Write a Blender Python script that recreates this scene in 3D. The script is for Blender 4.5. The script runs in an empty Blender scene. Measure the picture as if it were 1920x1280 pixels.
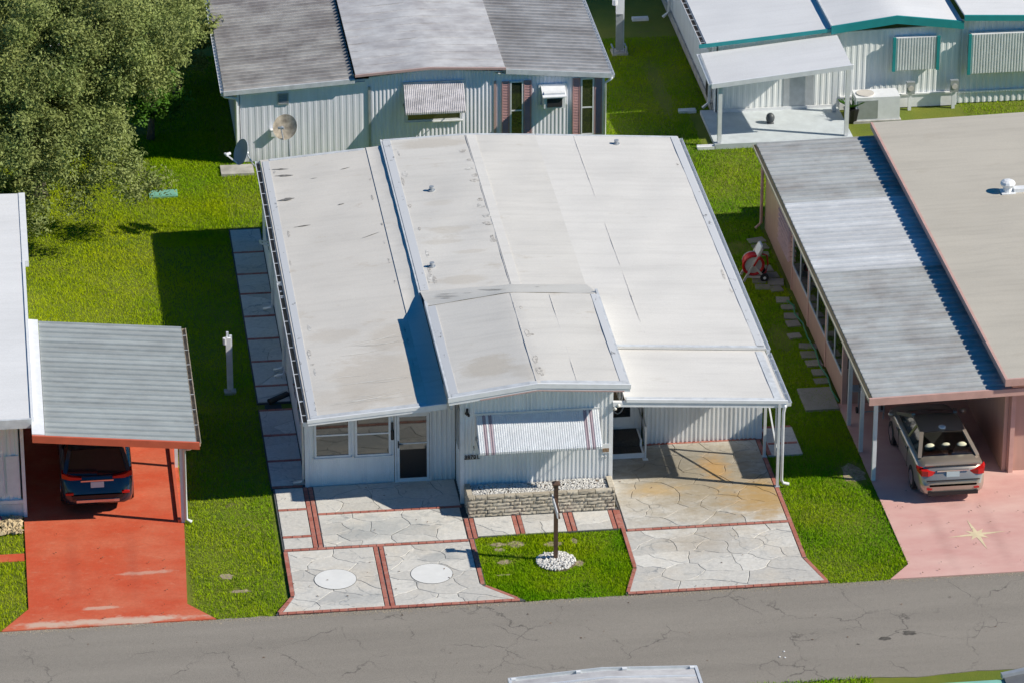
import bpy, math, random
import numpy as np
from mathutils import Vector, Matrix
random.seed(7); RNG = np.random.default_rng(7)
R = math.radians
scene = bpy.context.scene
COL = scene.collection

# ------------------------------------------------------------------ camera
CAM_POS = Vector((-7.222, -100.353, 51.367))
YAW, PITCH, ROLL = R(7.15), R(25.15), R(0.07)
cam_data = bpy.data.cameras.new('camera')
cam_data.sensor_width = 36.0
cam_data.lens = 36.0 * 8120.0 / 1920.0
cam_data.clip_start = 1.0
cam_data.clip_end = 1500.0
cam = bpy.data.objects.new('camera', cam_data)
COL.objects.link(cam)
fwd = Vector((math.sin(YAW) * math.cos(PITCH), math.cos(YAW) * math.cos(PITCH), -math.sin(PITCH)))
rt0 = Vector((math.cos(YAW), -math.sin(YAW), 0))
up0 = rt0.cross(fwd)
rt = rt0 * math.cos(ROLL) + up0 * math.sin(ROLL)
up = up0 * math.cos(ROLL) - rt0 * math.sin(ROLL)
cam.matrix_world = Matrix(((rt.x, up.x, -fwd.x, CAM_POS.x), (rt.y, up.y, -fwd.y, CAM_POS.y), (rt.z, up.z, -fwd.z, CAM_POS.z), (0, 0, 0, 1)))
scene.camera = cam

# ------------------------------------------------------------------ sky, sun, exposure
SUN = Vector((1.2, -0.38, 1.0)).normalized()
world = bpy.data.worlds.new('World')
scene.world = world
world.use_nodes = True
wn = world.node_tree.nodes
sky = wn.new('ShaderNodeTexSky')
sky.sky_type = 'NISHITA'
sky.sun_disc = False
sky.sun_elevation = math.asin(SUN.z)
sky.sun_rotation = math.atan2(SUN.x, SUN.y)
sky.air_density = 1.0; sky.dust_density = 0.2; sky.ozone_density = 3.5
wn['Background'].inputs['Strength'].default_value = 0.072
hsv = wn.new('ShaderNodeHueSaturation'); hsv.inputs['Saturation'].default_value = 1.75
world.node_tree.links.new(sky.outputs['Color'], hsv.inputs['Color'])
world.node_tree.links.new(hsv.outputs['Color'], wn['Background'].inputs['Color'])
sun_data = bpy.data.lights.new('sun', 'SUN')
sun_data.energy = 5.0
sun_data.angle = R(0.5)
sun_data.color = (1.0, 0.92, 0.79)
sun = bpy.data.objects.new('sun', sun_data)
COL.objects.link(sun)
sun.location = (30, -10, 40)
sun.rotation_euler = SUN.to_track_quat('Z', 'Y').to_euler()
scene.view_settings.view_transform = 'Standard'
scene.view_settings.look = 'None'
scene.view_settings.exposure = 0.22
scene.view_settings.gamma = 1.0
scene.view_settings.use_curve_mapping = False

# ------------------------------------------------------------------ helpers
ORG = {}
class MB:
    def __init__(s): s.v = []; s.f = []; s.m = []
    def add(s, vs, fs, mi=0):
        o = len(s.v); s.v.extend([tuple(p) for p in vs])
        for f in fs: s.f.append(tuple(i + o for i in f)); s.m.append(mi)
        return s
    def box(s, x0, y0, z0, x1, y1, z1, mi=0):
        x0, x1 = min(x0, x1), max(x0, x1); y0, y1 = min(y0, y1), max(y0, y1); z0, z1 = min(z0, z1), max(z0, z1)
        return s.add([(x0,y0,z0),(x1,y0,z0),(x1,y1,z0),(x0,y1,z0),(x0,y0,z1),(x1,y0,z1),(x1,y1,z1),(x0,y1,z1)],
              [(3,2,1,0),(4,5,6,7),(0,1,5,4),(1,2,6,5),(2,3,7,6),(3,0,4,7)], mi)
    def hexa(s, b, t, mi=0):      # 4 bottom pts, 4 top pts, both anticlockwise from above
        return s.add(list(b) + list(t), [(3,2,1,0),(4,5,6,7),(0,1,5,4),(1,2,6,5),(2,3,7,6),(3,0,4,7)], mi)
    def slab(s, t, th, mi=0):     # 4 top corner points (anticlockwise from above), thickness downwards
        b = [(p[0], p[1], p[2] - th) for p in t]
        return s.hexa(b, t, mi)
    def bar(s, p, q, w, h=None, mi=0):
        p = Vector(p); q = Vector(q); h = h or w
        d = (q - p).normalized(); a = d.cross(Vector((0,0,1)))
        if a.length < 1e-4: a = Vector((1,0,0))
        a.normalize(); b = a.cross(d)
        a *= w / 2; b *= h / 2
        return s.add([p-a-b,p+a-b,p+a+b,p-a+b,q-a-b,q+a-b,q+a+b,q-a+b],
                     [(0,1,2,3),(7,6,5,4),(0,4,5,1),(1,5,6,2),(2,6,7,3),(3,7,4,0)], mi)
    def tube(s, pts, r, n=8, mi=0, r1=None):
        pts = [Vector(p) for p in pts]; k = len(pts); vs = []; fs = []
        for i, p in enumerate(pts):
            d = (pts[min(i+1,k-1)] - pts[max(i-1,0)]).normalized()
            a = d.cross(Vector((0.13,0.31,0.94)))
            if a.length < 1e-3: a = d.cross(Vector((1,0,0)))
            a.normalize(); b = d.cross(a)
            rr = r[i] if isinstance(r, (list, tuple)) else (r if r1 is None else r + (r1 - r) * i / (k - 1))
            for j in range(n):
                t = 2 * math.pi * j / n
                vs.append(p + a * (math.cos(t) * rr) + b * (math.sin(t) * rr))
        for i in range(k - 1):
            for j in range(n):
                fs.append((i*n+j, i*n+(j+1)%n, (i+1)*n+(j+1)%n, (i+1)*n+j))
        fs.append(tuple(range(n-1,-1,-1))); fs.append(tuple((k-1)*n + j for j in range(n)))
        return s.add(vs, fs, mi)
    def prism(s, poly, z0, z1, mi=0):
        n = len(poly)
        vs = [(p[0],p[1],z0) for p in poly] + [(p[0],p[1],z1) for p in poly]
        fs = [tuple(range(n-1,-1,-1)), tuple(range(n,2*n))] + [(i,(i+1)%n,n+(i+1)%n,n+i) for i in range(n)]
        return s.add(vs, fs, mi)
    def sphere(s, c, r, n=10, m=6, mi=0):
        if not isinstance(r, (tuple, list)): r = (r, r, r)
        vs = []; fs = []
        for i in range(m + 1):
            ph = math.pi * i / m
            for j in range(n):
                t = 2 * math.pi * j / n
                vs.append((c[0]+r[0]*math.sin(ph)*math.cos(t), c[1]+r[1]*math.sin(ph)*math.sin(t), c[2]+r[2]*math.cos(ph)))
        for i in range(m):
            for j in range(n): fs.append((i*n+j, (i+1)*n+j, (i+1)*n+(j+1)%n, i*n+(j+1)%n))
        return s.add(vs, fs, mi)
    def grid(s, P, mi=0):         # P: rows of points
        h = len(P); w = len(P[0])
        return s.add([p for r in P for p in r], [(i*w+j, i*w+j+1, (i+1)*w+j+1, (i+1)*w+j) for i in range(h-1) for j in range(w-1)], mi)
    def mesh(s, name, mats, org=(0,0,0), smooth=False):
        me = bpy.data.meshes.new(name)
        me.from_pydata([(p[0]-org[0], p[1]-org[1], p[2]-org[2]) for p in s.v], [], s.f)
        for m in (mats if isinstance(mats, (list, tuple)) else [mats]): me.materials.append(m)
        if any(s.m): me.polygons.foreach_set('material_index', s.m)
        if smooth: me.polygons.foreach_set('use_smooth', [True] * len(me.polygons))
        me.update()
        return me

def tag(o, label=None, cat=None, group=None, kind=None):
    if label: o['label'] = label
    if cat: o['category'] = cat
    if group: o['group'] = group
    if kind: o['kind'] = kind
    return o
def thing(name, loc, label, cat, group=None):
    o = bpy.data.objects.new(name, None); COL.objects.link(o)
    o.location = loc; o.empty_display_size = 0.3
    ORG[o] = tuple(loc)
    return tag(o, label, cat, group)
def part(parent, name, mb, mat, smooth=False, label=None, kind=None):
    """mesh given in world coordinates, linked under parent (thing, part or structure)"""
    org = ORG[parent]
    o = bpy.data.objects.new(name, mb.mesh(name, mat, org, smooth)); COL.objects.link(o)
    o.parent = parent; ORG[o] = org
    return tag(o, label, None, None, kind)
def piece(parent, name, mesh, loc, rotz=0.0, rot=None):
    """a repeated piece that shares its mesh; loc is a world position"""
    org = ORG[parent]
    o = bpy.data.objects.new(name, mesh); COL.objects.link(o)
    o.parent = parent; o.location = (loc[0]-org[0], loc[1]-org[1], loc[2]-org[2])
    o.rotation_euler = rot if rot else (0, 0, rotz)
    ORG[o] = tuple(loc)
    return o
def single(name, mb, mat, label, cat, group=None, smooth=False, base=None, kind=None):
    base = base or (0, 0, 0)
    o = bpy.data.objects.new(name, mb.mesh(name, mat, base, smooth)); COL.objects.link(o)
    o.location = base; ORG[o] = tuple(base)
    return tag(o, label, cat, group, kind)
def struct(name, mb, mat, label=None, base=(0,0,0)):
    o = bpy.data.objects.new(name, mb.mesh(name, mat, base)); COL.objects.link(o)
    o.location = base; ORG[o] = tuple(base)
    return tag(o, label, None, None, 'structure')

# ------------------------------------------------------------------ materials
class N:
    def __init__(s, name):
        s.mat = bpy.data.materials.new(name); s.mat.use_nodes = True
        s.nt = s.mat.node_tree; s.b = s.nt.nodes['Principled BSDF']; s.out = s.nt.nodes['Material Output']
        s._pos = None
    def n(s, t, **k):
        nd = s.nt.nodes.new(t)
        for a, v in k.items(): setattr(nd, a, v)
        return nd
    def l(s, a, b): s.nt.links.new(a, b)
    def set(s, sock, v):
        i = s.b.inputs[sock]
        if isinstance(v, bpy.types.NodeSocket): s.l(v, i)
        else: i.default_value = (*v, 1) if isinstance(v, tuple) and len(v) == 3 else v
        return s
    def pos(s):
        if not s._pos: s._pos = s.n('ShaderNodeNewGeometry').outputs['Position']
        return s._pos
    def sc(s, v, scale, off=(0,0,0)):
        nd = s.n('ShaderNodeVectorMath', operation='MULTIPLY_ADD'); s.l(v, nd.inputs[0])
        nd.inputs[1].default_value = scale; nd.inputs[2].default_value = off
        return nd.outputs[0]
    def noise(s, scale, detail=3, rough=.55, stretch=None, off=(0,0,0), dist=0.0):
        nd = s.n('ShaderNodeTexNoise'); v = s.pos()
        if stretch or off != (0,0,0): v = s.sc(v, stretch or (1,1,1), off)
        s.l(v, nd.inputs['Vector']); nd.inputs['Scale'].default_value = scale
        nd.inputs['Detail'].default_value = detail; nd.inputs['Roughness'].default_value = rough; nd.inputs['Distortion'].default_value = dist
        return nd.outputs['Fac']
    def ramp(s, fac, stops):
        nd = s.n('ShaderNodeValToRGB'); s.l(fac, nd.inputs[0]); el = nd.color_ramp.elements
        while len(el) < len(stops): el.new(0.5)
        for e, (p, c) in zip(el, stops):
            e.position = p; e.color = (c, c, c, 1) if isinstance(c, (int, float)) else (*c, 1)
        return nd.outputs[0]
    def mix(s, fac, a, b, mode='MIX'):
        nd = s.n('ShaderNodeMix', data_type='RGBA', blend_type=mode)
        for i, v in ((0, fac), (6, a), (7, b)):
            if isinstance(v, bpy.types.NodeSocket): s.l(v, nd.inputs[i])
            else: nd.inputs[i].default_value = v if i == 0 else ((*v, 1) if len(v) == 3 else v)
        return nd.outputs[2]
    def math(s, op, a, b=0.0, c=None):
        nd = s.n('ShaderNodeMath', operation=op)
        for i, v in enumerate((a, b) if c is None else (a, b, c)):
            if isinstance(v, bpy.types.NodeSocket): s.l(v, nd.inputs[i])
            else: nd.inputs[i].default_value = v
        return nd.outputs[0]
    def rnd(s): return s.n('ShaderNodeObjectInfo').outputs['Random']
    def xyz(s):
        nd = s.n('ShaderNodeSeparateXYZ'); s.l(s.pos(), nd.inputs[0]); return nd.outputs
    def bump(s, h, strength=.3, dist=.01):
        nd = s.n('ShaderNodeBump'); nd.inputs['Strength'].default_value = strength; nd.inputs['Distance'].default_value = dist
        s.l(h, nd.inputs['Height']); s.l(nd.outputs[0], s.b.inputs['Normal']); return s

def plain(name, c, rough=.55, metal=0.0, var=.12, scale=3.0, stretch=None, spec=None, bump=0.0):
    m = N(name)
    f = m.ramp(m.noise(scale, 4, .6, stretch), [(.3, 1 - var), (.7, 1 + var * .6)])
    m.set('Base Color', m.mix(1.0, c, f, 'MULTIPLY')).set('Roughness', rough).set('Metallic', metal)
    if spec is not None: m.set('Specular IOR Level', spec)
    if bump: m.bump(m.noise(scale * 12, 3), bump, .01)
    return m.mat

def blob(m, cx, cy, sx, sy, amp, edge=.35, rough=1.5, sc=1.6):
    """stain with a ragged outline of its own at a place on the surface"""
    x = m.xyz()
    dx = m.math('MULTIPLY', m.math('SUBTRACT', x[0], cx), 1 / sx); dy = m.math('MULTIPLY', m.math('SUBTRACT', x[1], cy), 1 / sy)
    d = m.math('SQRT', m.math('ADD', m.math('MULTIPLY', dx, dx), m.math('MULTIPLY', dy, dy)))
    d = m.math('ADD', d, m.math('MULTIPLY', m.math('SUBTRACT', m.noise(sc, 6, .7, (1, 1.8, 1), (cx, cy, 0)), .5), rough))
    return m.ramp(d, [(1 - edge - .25, amp), (1.0, 0)])
def roof_white(name, base, tan, tan_amt, off, streak=.10, blobs=()):
    m = N(name)
    col = m.mix(1.0, base, m.ramp(m.noise(1.0, 5, .62, (.35, 4.0, 1), off), [(.28, 1 - streak), (.5, 1), (.75, 1.03)]), 'MULTIPLY')
    big = m.noise(.35, 3, .5, (1.0, 1.3, 1), off)
    col = m.mix(1.0, col, m.ramp(big, [(.3, .94), (.6, 1.02)]), 'MULTIPLY')
    patch = m.ramp(m.noise(.9, 6, .68, (.8, 1.6, 1), (off[0]+11, off[1]+5, 0), .4), [(.62 - tan_amt, 0), (.70 - tan_amt, .6)])
    col = m.mix(patch, col, tan)
    for (cx, cy, sx, sy, amp) in blobs: col = m.mix(blob(m, cx, cy, sx, sy, amp, .12, 1.6, 1.3), col, tan)
    sp = m.ramp(m.noise(2.1, 5, .75, (.6, 3.5, 1), (off[0]-7, 3, 0)), [(.72, 0), (.77, .3)])
    col = m.mix(sp, col, (.36, .33, .29))
    fine = m.ramp(m.noise(30, 2, .6), [(.35, .95), (.65, 1.03)])
    col = m.mix(1.0, col, fine, 'MULTIPLY')
    m.set('Base Color', col).set('Roughness', .62)
    m.bump(m.noise(3.0, 4, .6, (.6, 2.4, 1), off), .22, .04)
    return m.mat

def siding(name, c=(.82, .84, .85), dirt=.10):
    m = N(name)
    z = m.xyz()[2]
    low = m.ramp(m.math('ADD', z, m.math('MULTIPLY', m.noise(2.5, 4), .5)), [(.2, .86), (.62, 1.0)])
    col = m.mix(1.0, c, low, 'MULTIPLY')
    col = m.mix(1.0, col, m.ramp(m.noise(1.6, 5, .6, (2.2, 2.2, .35)), [(.3, 1 - dirt), (.65, 1.04)]), 'MULTIPLY')
    m.set('Base Color', col).set('Roughness', .42)
    return m.mat

def pan_metal(name, c, dark, amt, off=(0,0,0), rough=.5):
    m = N(name)
    st = m.ramp(m.noise(1.0, 6, .68, (.9, 1.15, 1), off), [(.5 - amt, 0), (.78 - amt, 1)])
    col = m.mix(st, dark, c)
    col = m.mix(1.0, col, m.ramp(m.noise(4, 4, .65, (.6, 2.2, 1), off), [(.3, .9), (.7, 1.06)]), 'MULTIPLY')
    col = m.mix(1.0, col, m.ramp(m.rnd(), [(0, .9), (1, 1.07)]), 'MULTIPLY')
    m.set('Base Color', col).set('Roughness', rough).set('Metallic', .15)
    return m.mat

MAT = {}
MAT['roof_main'] = roof_white('roof_main', (.61, .595, .56), (.48, .44, .375), .01, (0, 0, 0), .09, ((4.9, 15.75, 1.3, .42, .6), (4.75, 9.5, .7, .3, .45), (4.5, 8.7, .7, .2, .4), (5.2, 7.9, .5, .16, .4), (4.7, 11.4, .5, .25, .3), (4.75, 6.05, .85, .32, .5)))
MAT['roof_left'] = roof_white('roof_left', (.615, .592, .548), (.50, .455, .39), .03, (31, 4, 0), .06, ((2.1, .6, 1.5, 1.9, .6), (2.6, 3.0, .8, .9, .5), (1.0, 3.6, .8, .5, .45), (1.1, -.3, 1.2, .8, .4)))
MAT['roof_right'] = roof_white('roof_right', (.64, .628, .60), (.54, .52, .48), -.01, (57, 9, 0), .08)
MAT['roof_canopy'] = roof_white('roof_canopy', (.61, .595, .56), (.48, .44, .375), .01, (77, 2, 0), .09, ((4.7, -.6, .8, .8, .7), (5.6, -1.2, .5, .5, .4)))
MAT['roof_far'] = roof_white('roof_far', (.68, .69, .70), (.6, .6, .58), -.1, (97, 2, 0), .05)
MAT['flash'] = plain('flashing', (.56, .59, .62), .5, 0, .2, 4)
MAT['siding'] = siding('siding')
MAT['siding_b'] = siding('siding_b', (.80, .815, .90), .12)
MAT['siding_c'] = siding('siding_c', (.80, .83, .83), .08)
MAT['white'] = plain('white_trim', (.76, .78, .8), .4, 0, .08, 5)
MAT['white_al'] = plain('white_aluminium', (.72, .75, .78), .35, .25, .1, 5)
MAT['grey_al'] = plain('grey_aluminium', (.42, .45, .48), .4, .4, .12, 5)
MAT['black'] = plain('black_paint', (.012, .012, .014), .45)
MAT['darkgap'] = plain('dark_interior', (.02, .022, .025), .8)
MAT['rubber'] = plain('rubber', (.018, .018, .02), .75)
MAT['carpet'] = plain('carpet', (.055, .05, .045), .95, 0, .5, 30, bump=.5)
MAT['concrete'] = plain('concrete', (.42, .41, .38), .85, 0, .3, 2.5, bump=.3)
MAT['brown'] = plain('brown_wood', (.10, .055, .035), .6, 0, .35, 6)
MAT['pinktrim'] = plain('pink_trim', (.48, .33, .31), .5)
MAT['rose'] = plain('rose_stripe', (.36, .29, .33), .5)
MAT['navy'] = plain('navy_stripe', (.05, .09, .17), .5)
MAT['pinkwall'] = siding('pink_stucco', (.52, .33, .27), .1)
MAT['pinkpost'] = plain('pink_paint', (.58, .36, .31), .5)
MAT['teal'] = plain('teal_paint', (.015, .26, .27), .45)
MAT['pinkshut'] = plain('pink_shutter', (.52, .30, .29), .5)
MAT['redpaint'] = plain('red_paint', (.52, .11, .055), .5)
MAT['rust'] = plain('rusty_paint', (.42, .36, .27), .7, 0, .5, 6)
MAT['tan_al'] = plain('tan_aluminium', (.46, .42, .31), .5, .1)
MAT['hose'] = plain('green_hose', (.02, .22, .10), .45)
MAT['redplastic'] = plain('red_plastic', (.55, .02, .02), .35)
MAT['grey_pl'] = plain('grey_plastic', (.55, .52, .48), .5)
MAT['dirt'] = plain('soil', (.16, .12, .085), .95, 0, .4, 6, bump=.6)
MAT['bark'] = plain('bark', (.12, .10, .085), .9, 0, .4, 8, bump=.7)
MAT['brass'] = plain('brass', (.55, .45, .25), .4, .5)
MAT['plaque'] = plain('plaque', (.30, .2, .12), .6, 0, .8, 22)
MAT['bulb'] = plain('frosted_bulb', (.8, .78, .7), .3)
MAT['pan_rear'] = pan_metal('pan_rear', (.50, .495, .485), (.29, .275, .275), .12)
MAT['pan_rear_r'] = pan_metal('pan_rear_r', (.40, .405, .42), (.26, .255, .26), .15, (9, 4, 0), .42)
MAT['pan_mid'] = pan_metal('pan_mid', (.62, .615, .61), (.42, .405, .405), .14, (5, 14, 0))
MAT['pan_pink'] = pan_metal('pan_pink', (.46, .48, .48), (.34, .33, .32), .2, (15, 3, 0))
MAT['pan_left'] = pan_metal('pan_left', (.37, .405, .41), (.31, .335, .34), .2, (25, 3, 0))
MAT['roof_grey'] = roof_white('roof_grey', (.50, .465, .395), (.45, .41, .34), .02, (47, 22, 0), .1)

def mk_glass(name, tint=(.03, .035, .025), ior=2.1):
    m = N(name); m.set('Base Color', tint).set('Roughness', .04).set('IOR', ior)
    m.bump(m.noise(1.5, 2), .04, .02)
    return m.mat
MAT['glass'] = mk_glass('window_glass')
MAT['carglass'] = mk_glass('car_glass', (.01, .012, .014), 1.6)
def mk_clear(name):
    m = N(name)
    g = m.n('ShaderNodeBsdfGlossy'); g.inputs['Roughness'].default_value = .03
    t = m.n('ShaderNodeBsdfTransparent'); t.inputs[0].default_value = (.8, .86, .8, 1)
    fr = m.n('ShaderNodeFresnel'); fr.inputs[0].default_value = 1.7
    x = m.n('ShaderNodeMixShader'); m.l(fr.outputs[0], x.inputs[0]); m.l(t.outputs[0], x.inputs[1]); m.l(g.outputs[0], x.inputs[2])
    m.l(x.outputs[0], m.out.inputs[0]); return m.mat
MAT['clear'] = mk_clear('clear_glass')

def mk_paint(name, c, metal=.6):
    m = N(name); m.set('Base Color', c).set('Metallic', metal).set('Roughness', .32).set('Coat Weight', 1.0).set('Coat Roughness', .05)
    return m.mat
MAT['car_tan'] = mk_paint('car_paint_tan', (.42, .37, .31))
MAT['car_navy'] = mk_paint('car_paint_navy', (.018, .03, .05), .4)
MAT['taillight'] = plain('red_lens', (.45, .01, .01), .15, 0, .05)
MAT['lens'] = plain('clear_lens', (.6, .6, .62), .15)
MAT['chrome'] = plain('chrome', (.6, .62, .65), .15, .9, .05)
MAT['plate'] = plain('licence_plate', (.5, .62, .65), .5)
MAT['seat'] = plain('cream_seat', (.62, .60, .42), .8)

# asphalt
m = N('asphalt')
c = m.mix(m.ramp(m.noise(60, 3, .75), [(.3, 0), (.7, 1)]), (.16, .147, .128), (.32, .295, .258))
c = m.mix(1.0, c, m.ramp(m.noise(.6, 5, .65, (.18, 1.5, 1)), [(.3, .88), (.7, 1.08)]), 'MULTIPLY')
c = m.mix(1.0, c, m.ramp(m.noise(170, 2, .8), [(.3, .72), (.7, 1.28)]), 'MULTIPLY')
def crack(scale, w, off, dist):
    wv = m.n('ShaderNodeTexNoise'); m.l(m.pos(), wv.inputs['Vector']); wv.inputs['Scale'].default_value = 2.2; wv.inputs['Detail'].default_value = 5
    ad = m.n('ShaderNodeVectorMath', operation='MULTIPLY_ADD'); m.l(wv.outputs['Color'], ad.inputs[0]); ad.inputs[1].default_value = (dist,)*3
    m.l(m.sc(m.pos(), (1, 1, 1), off), ad.inputs[2])
    vo = m.n('ShaderNodeTexVoronoi', feature='DISTANCE_TO_EDGE'); m.l(ad.outputs[0], vo.inputs['Vector']); vo.inputs['Scale'].default_value = scale
    return m.ramp(vo.outputs['Distance'], [(0.0, 1), (w, 0)])
ck = m.math('MULTIPLY', crack(.55, .012, (3, 1, 0), .7), m.ramp(m.noise(.6, 3, .6, None, (5, 5, 0)), [(.46, 0), (.60, .8)]))
c = m.mix(ck, c, (.06, .055, .05))
m.set('Base Color', c).set('Roughness', .9); m.bump(m.noise(90, 3, .7), .55, .01)
MAT['asphalt'] = m.mat

# flagstone: pale stamped and stained concrete, every stone a little different
def flag(name, rust):
    m = N(name)
    c = m.mix(m.rnd(), (.49, .48, .45), (.63, .62, .58))
    vein = m.ramp(m.noise(1.3, 6, .7, (.9, 1.5, 1), (3, 8, 0), 1.2), [(.56, 0), (.74, .7)])
    c = m.mix(vein, c, (.27, .29, .30))
    c = m.mix(m.ramp(m.noise(.8, 4, .6, None, (13, 2, 0)), [(.5, 0), (.72, .55)]), c, (.60, .54, .44))
    c = m.mix(1.0, c, m.ramp(m.noise(14, 4, .65), [(.3, .86), (.7, 1.08)]), 'MULTIPLY')
    wv = m.n('ShaderNodeTexNoise'); m.l(m.pos(), wv.inputs['Vector']); wv.inputs['Scale'].default_value = 1.6; wv.inputs['Detail'].default_value = 5
    ad = m.n('ShaderNodeVectorMath', operation='MULTIPLY_ADD'); m.l(wv.outputs['Color'], ad.inputs[0]); ad.inputs[1].default_value = (.9,)*3; m.l(m.pos(), ad.inputs[2])
    vo = m.n('ShaderNodeTexVoronoi', feature='DISTANCE_TO_EDGE'); m.l(ad.outputs[0], vo.inputs['Vector']); vo.inputs['Scale'].default_value = .8
    fis = m.math('MULTIPLY', m.ramp(vo.outputs['Distance'], [(0, 1), (.016, 0)]), m.ramp(m.noise(.9, 4, .6, None, (1, 6, 0)), [(.48, 0), (.6, .75)]))
    c = m.mix(fis, c, (.16, .18, .20))
    if rust:
        c = m.mix(blob(m, 10.5, -1.0, 3.6, 3.2, .85, .5, 1.6), c, (.31, .255, .17))
        c = m.mix(blob(m, 9.6, .2, 2.6, 1.5, .7, .5, 1.4), c, (.20, .185, .15))
        c = m.mix(blob(m, 11.7, -2.1, 1.3, 1.5, .8, .5, 2.0), c, (.42, .26, .08))
        c = m.mix(blob(m, 10.7, -.3, .5, 1.0, .6, .5, 2.0), c, (.52, .28, .06))
        c = m.mix(blob(m, 9.0, -1.3, .9, .5, .5, .5, 2.0), c, (.52, .34, .12))
        c = m.mix(blob(m, 9.6, -4.3, 1.3, .9, .45, .5, 2.0), c, (.36, .30, .22))
    else:
        c = m.mix(blob(m, 1.6, -2.6, 1.9, .9, .5, .5, 2.2), c, (.30, .33, .34))
        c = m.mix(blob(m, 3.0, -4.3, .7, .4, .5, .4, 2.0), c, (.28, .30, .31))
        c = m.mix(blob(m, .6, -6.2, 1.2, .5, .4, .4, 2.0), c, (.30, .32, .33))
    m.set('Base Color', c).set('Roughness', .75); m.bump(m.noise(7, 5, .65), .5, .02)
    return m.mat
MAT['flag'] = flag('flagstone', False)
MAT['flag_rust'] = flag('flagstone_rusty', True)
MAT['joint'] = plain('stone_joint', (.085, .09, .095), .9, 0, .3, 6)
def brickmat(name, a, b, d):
    m = N(name)
    c = m.mix(m.rnd(), a, b)
    c = m.mix(m.ramp(m.noise(4, 5, .7), [(.5, 0), (.75, .6)]), c, d)
    m.set('Base Color', c).set('Roughness', .85); m.bump(m.noise(40, 3), .4, .01); return m.mat
MAT['brick'] = brickmat('red_brick', (.33, .105, .075), (.42, .16, .12), (.42, .30, .26))
MAT['stonebrick'] = brickmat('split_face_block', (.36, .32, .25), (.52, .47, .38), (.20, .18, .15))
MAT['mortar'] = plain('mortar', (.40, .38, .36), .9, 0, .25, 8)
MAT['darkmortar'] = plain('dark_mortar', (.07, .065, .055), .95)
MAT['paver'] = brickmat('paver', (.22, .21, .185), (.31, .29, .26), (.13, .12, .09))
MAT['chip'] = plain('white_chip', (.66, .65, .62), .8, 0, .35, 24)
m = N('red_drive')
c = m.mix(m.ramp(m.noise(.7, 6, .65, (.9, 1.4, 1)), [(.4, 0), (.65, 1)]), (.53, .08, .03), (.56, .14, .07))
c = m.mix(m.ramp(m.noise(1.1, 5, .7, (.8, 1.6, 1), (6, 1, 0)), [(.55, 0), (.7, .6)]), c, (.46, .09, .035))
c = m.mix(m.ramp(m.noise(3.2, 7, .8, (.7, 1.5, 1), (4, 4, 0)), [(.57, 0), (.72, .55)]), c, (.60, .30, .19))
c = m.mix(1.0, c, m.ramp(m.noise(12, 5, .75), [(.3, .88), (.7, 1.08)]), 'MULTIPLY')
for q in ((-5.0, -6.62, 2.0, .22, .9), (-6.9, -6.6, .9, .2, .8), (-4.4, -4.2, .8, .12, .5), (-5.6, -5.9, .6, .1, .6)): c = m.mix(blob(m, *q, .3, 2.2, 2.2), c, (.56, .44, .35))
for q in ((-6.2, -3.6, .22, 2.6, .25), (-4.7, -3.6, .22, 2.6, .25)): c = m.mix(blob(m, *q, .6, 1.2, 2.2), c, (.30, .07, .04))
m.set('Base Color', c).set('Roughness', .7); m.bump(m.noise(30, 3), .3, .01); MAT['red_drive'] = m.mat
m = N('pink_drive')
c = m.mix(m.ramp(m.noise(.8, 5, .65, (.6, 1.4, 1)), [(.35, 0), (.7, 1)]), (.58, .32, .29), (.66, .44, .39))
c = m.mix(m.ramp(m.noise(2.6, 7, .8, (.7, 1.5, 1), (4, 4, 0)), [(.60, 0), (.72, .5)]), c, (.66, .50, .45))
for q in ((15.8, -4.6, .25, 2.4, .3), (17.2, -4.6, .25, 2.4, .3), (16.5, -3.0, .5, .3, .35)): c = m.mix(blob(m, *q, .6, 1.3, 2.2), c, (.36, .20, .18))
m.set('Base Color', c).set('Roughness', .7); m.bump(m.noise(30, 3), .3, .01); MAT['pink_drive'] = m.mat

# lawn soil + blades
m = N('lawn_ground')
c = m.mix(m.ramp(m.noise(.5, 5, .65), [(.35, 0), (.7, 1)]), (.10, .15, .008), (.17, .19, .015))
c = m.mix(m.ramp(m.noise(1.4, 6, .7, None, (8, 3, 0)), [(.62, 0), (.70, .8)]), c, (.13, .105, .055))
m.set('Base Color', c).set('Roughness', .95); m.bump(m.noise(30, 4), .8, .03); MAT['lawn'] = m.mat
m = N('grass_blade')
c = m.mix(m.ramp(m.noise(.28, 5, .62, None, (2, 9, 0)), [(.36, 0), (.66, 1)]), (.14, .34, .003), (.34, .445, .004))
c = m.mix(m.ramp(m.math('MULTIPLY_ADD', m.xyz()[0], -.12, .1), [(.2, 0), (.6, .6)]), c, (.43, .49, .003))
c = m.mix(m.ramp(m.noise(.8, 6, .75, (1, 1, 1), (21, 4, 0)), [(.56, 0), (.72, .45)]), c, (.44, .40, .09))
c = m.mix(m.ramp(m.noise(1.7, 5, .7, (1, 1, 1), (2, 14, 0)), [(.58, 0), (.7, .5)]), c, (.06, .20, .003))
c = m.mix(1.0, c, m.ramp(m.noise(16, 3, .8), [(.3, .8), (.7, 1.2)]), 'MULTIPLY')
c = m.mix(m.ramp(m.noise(22, 2, .7, None, (3, 3, 0)), [(.70, 0), (.78, .4)]), c, (.30, .28, .07))
m.set('Base Color', c).set('Roughness', .9).set('Specular IOR Level', .05); MAT['blade'] = m.mat
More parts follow.
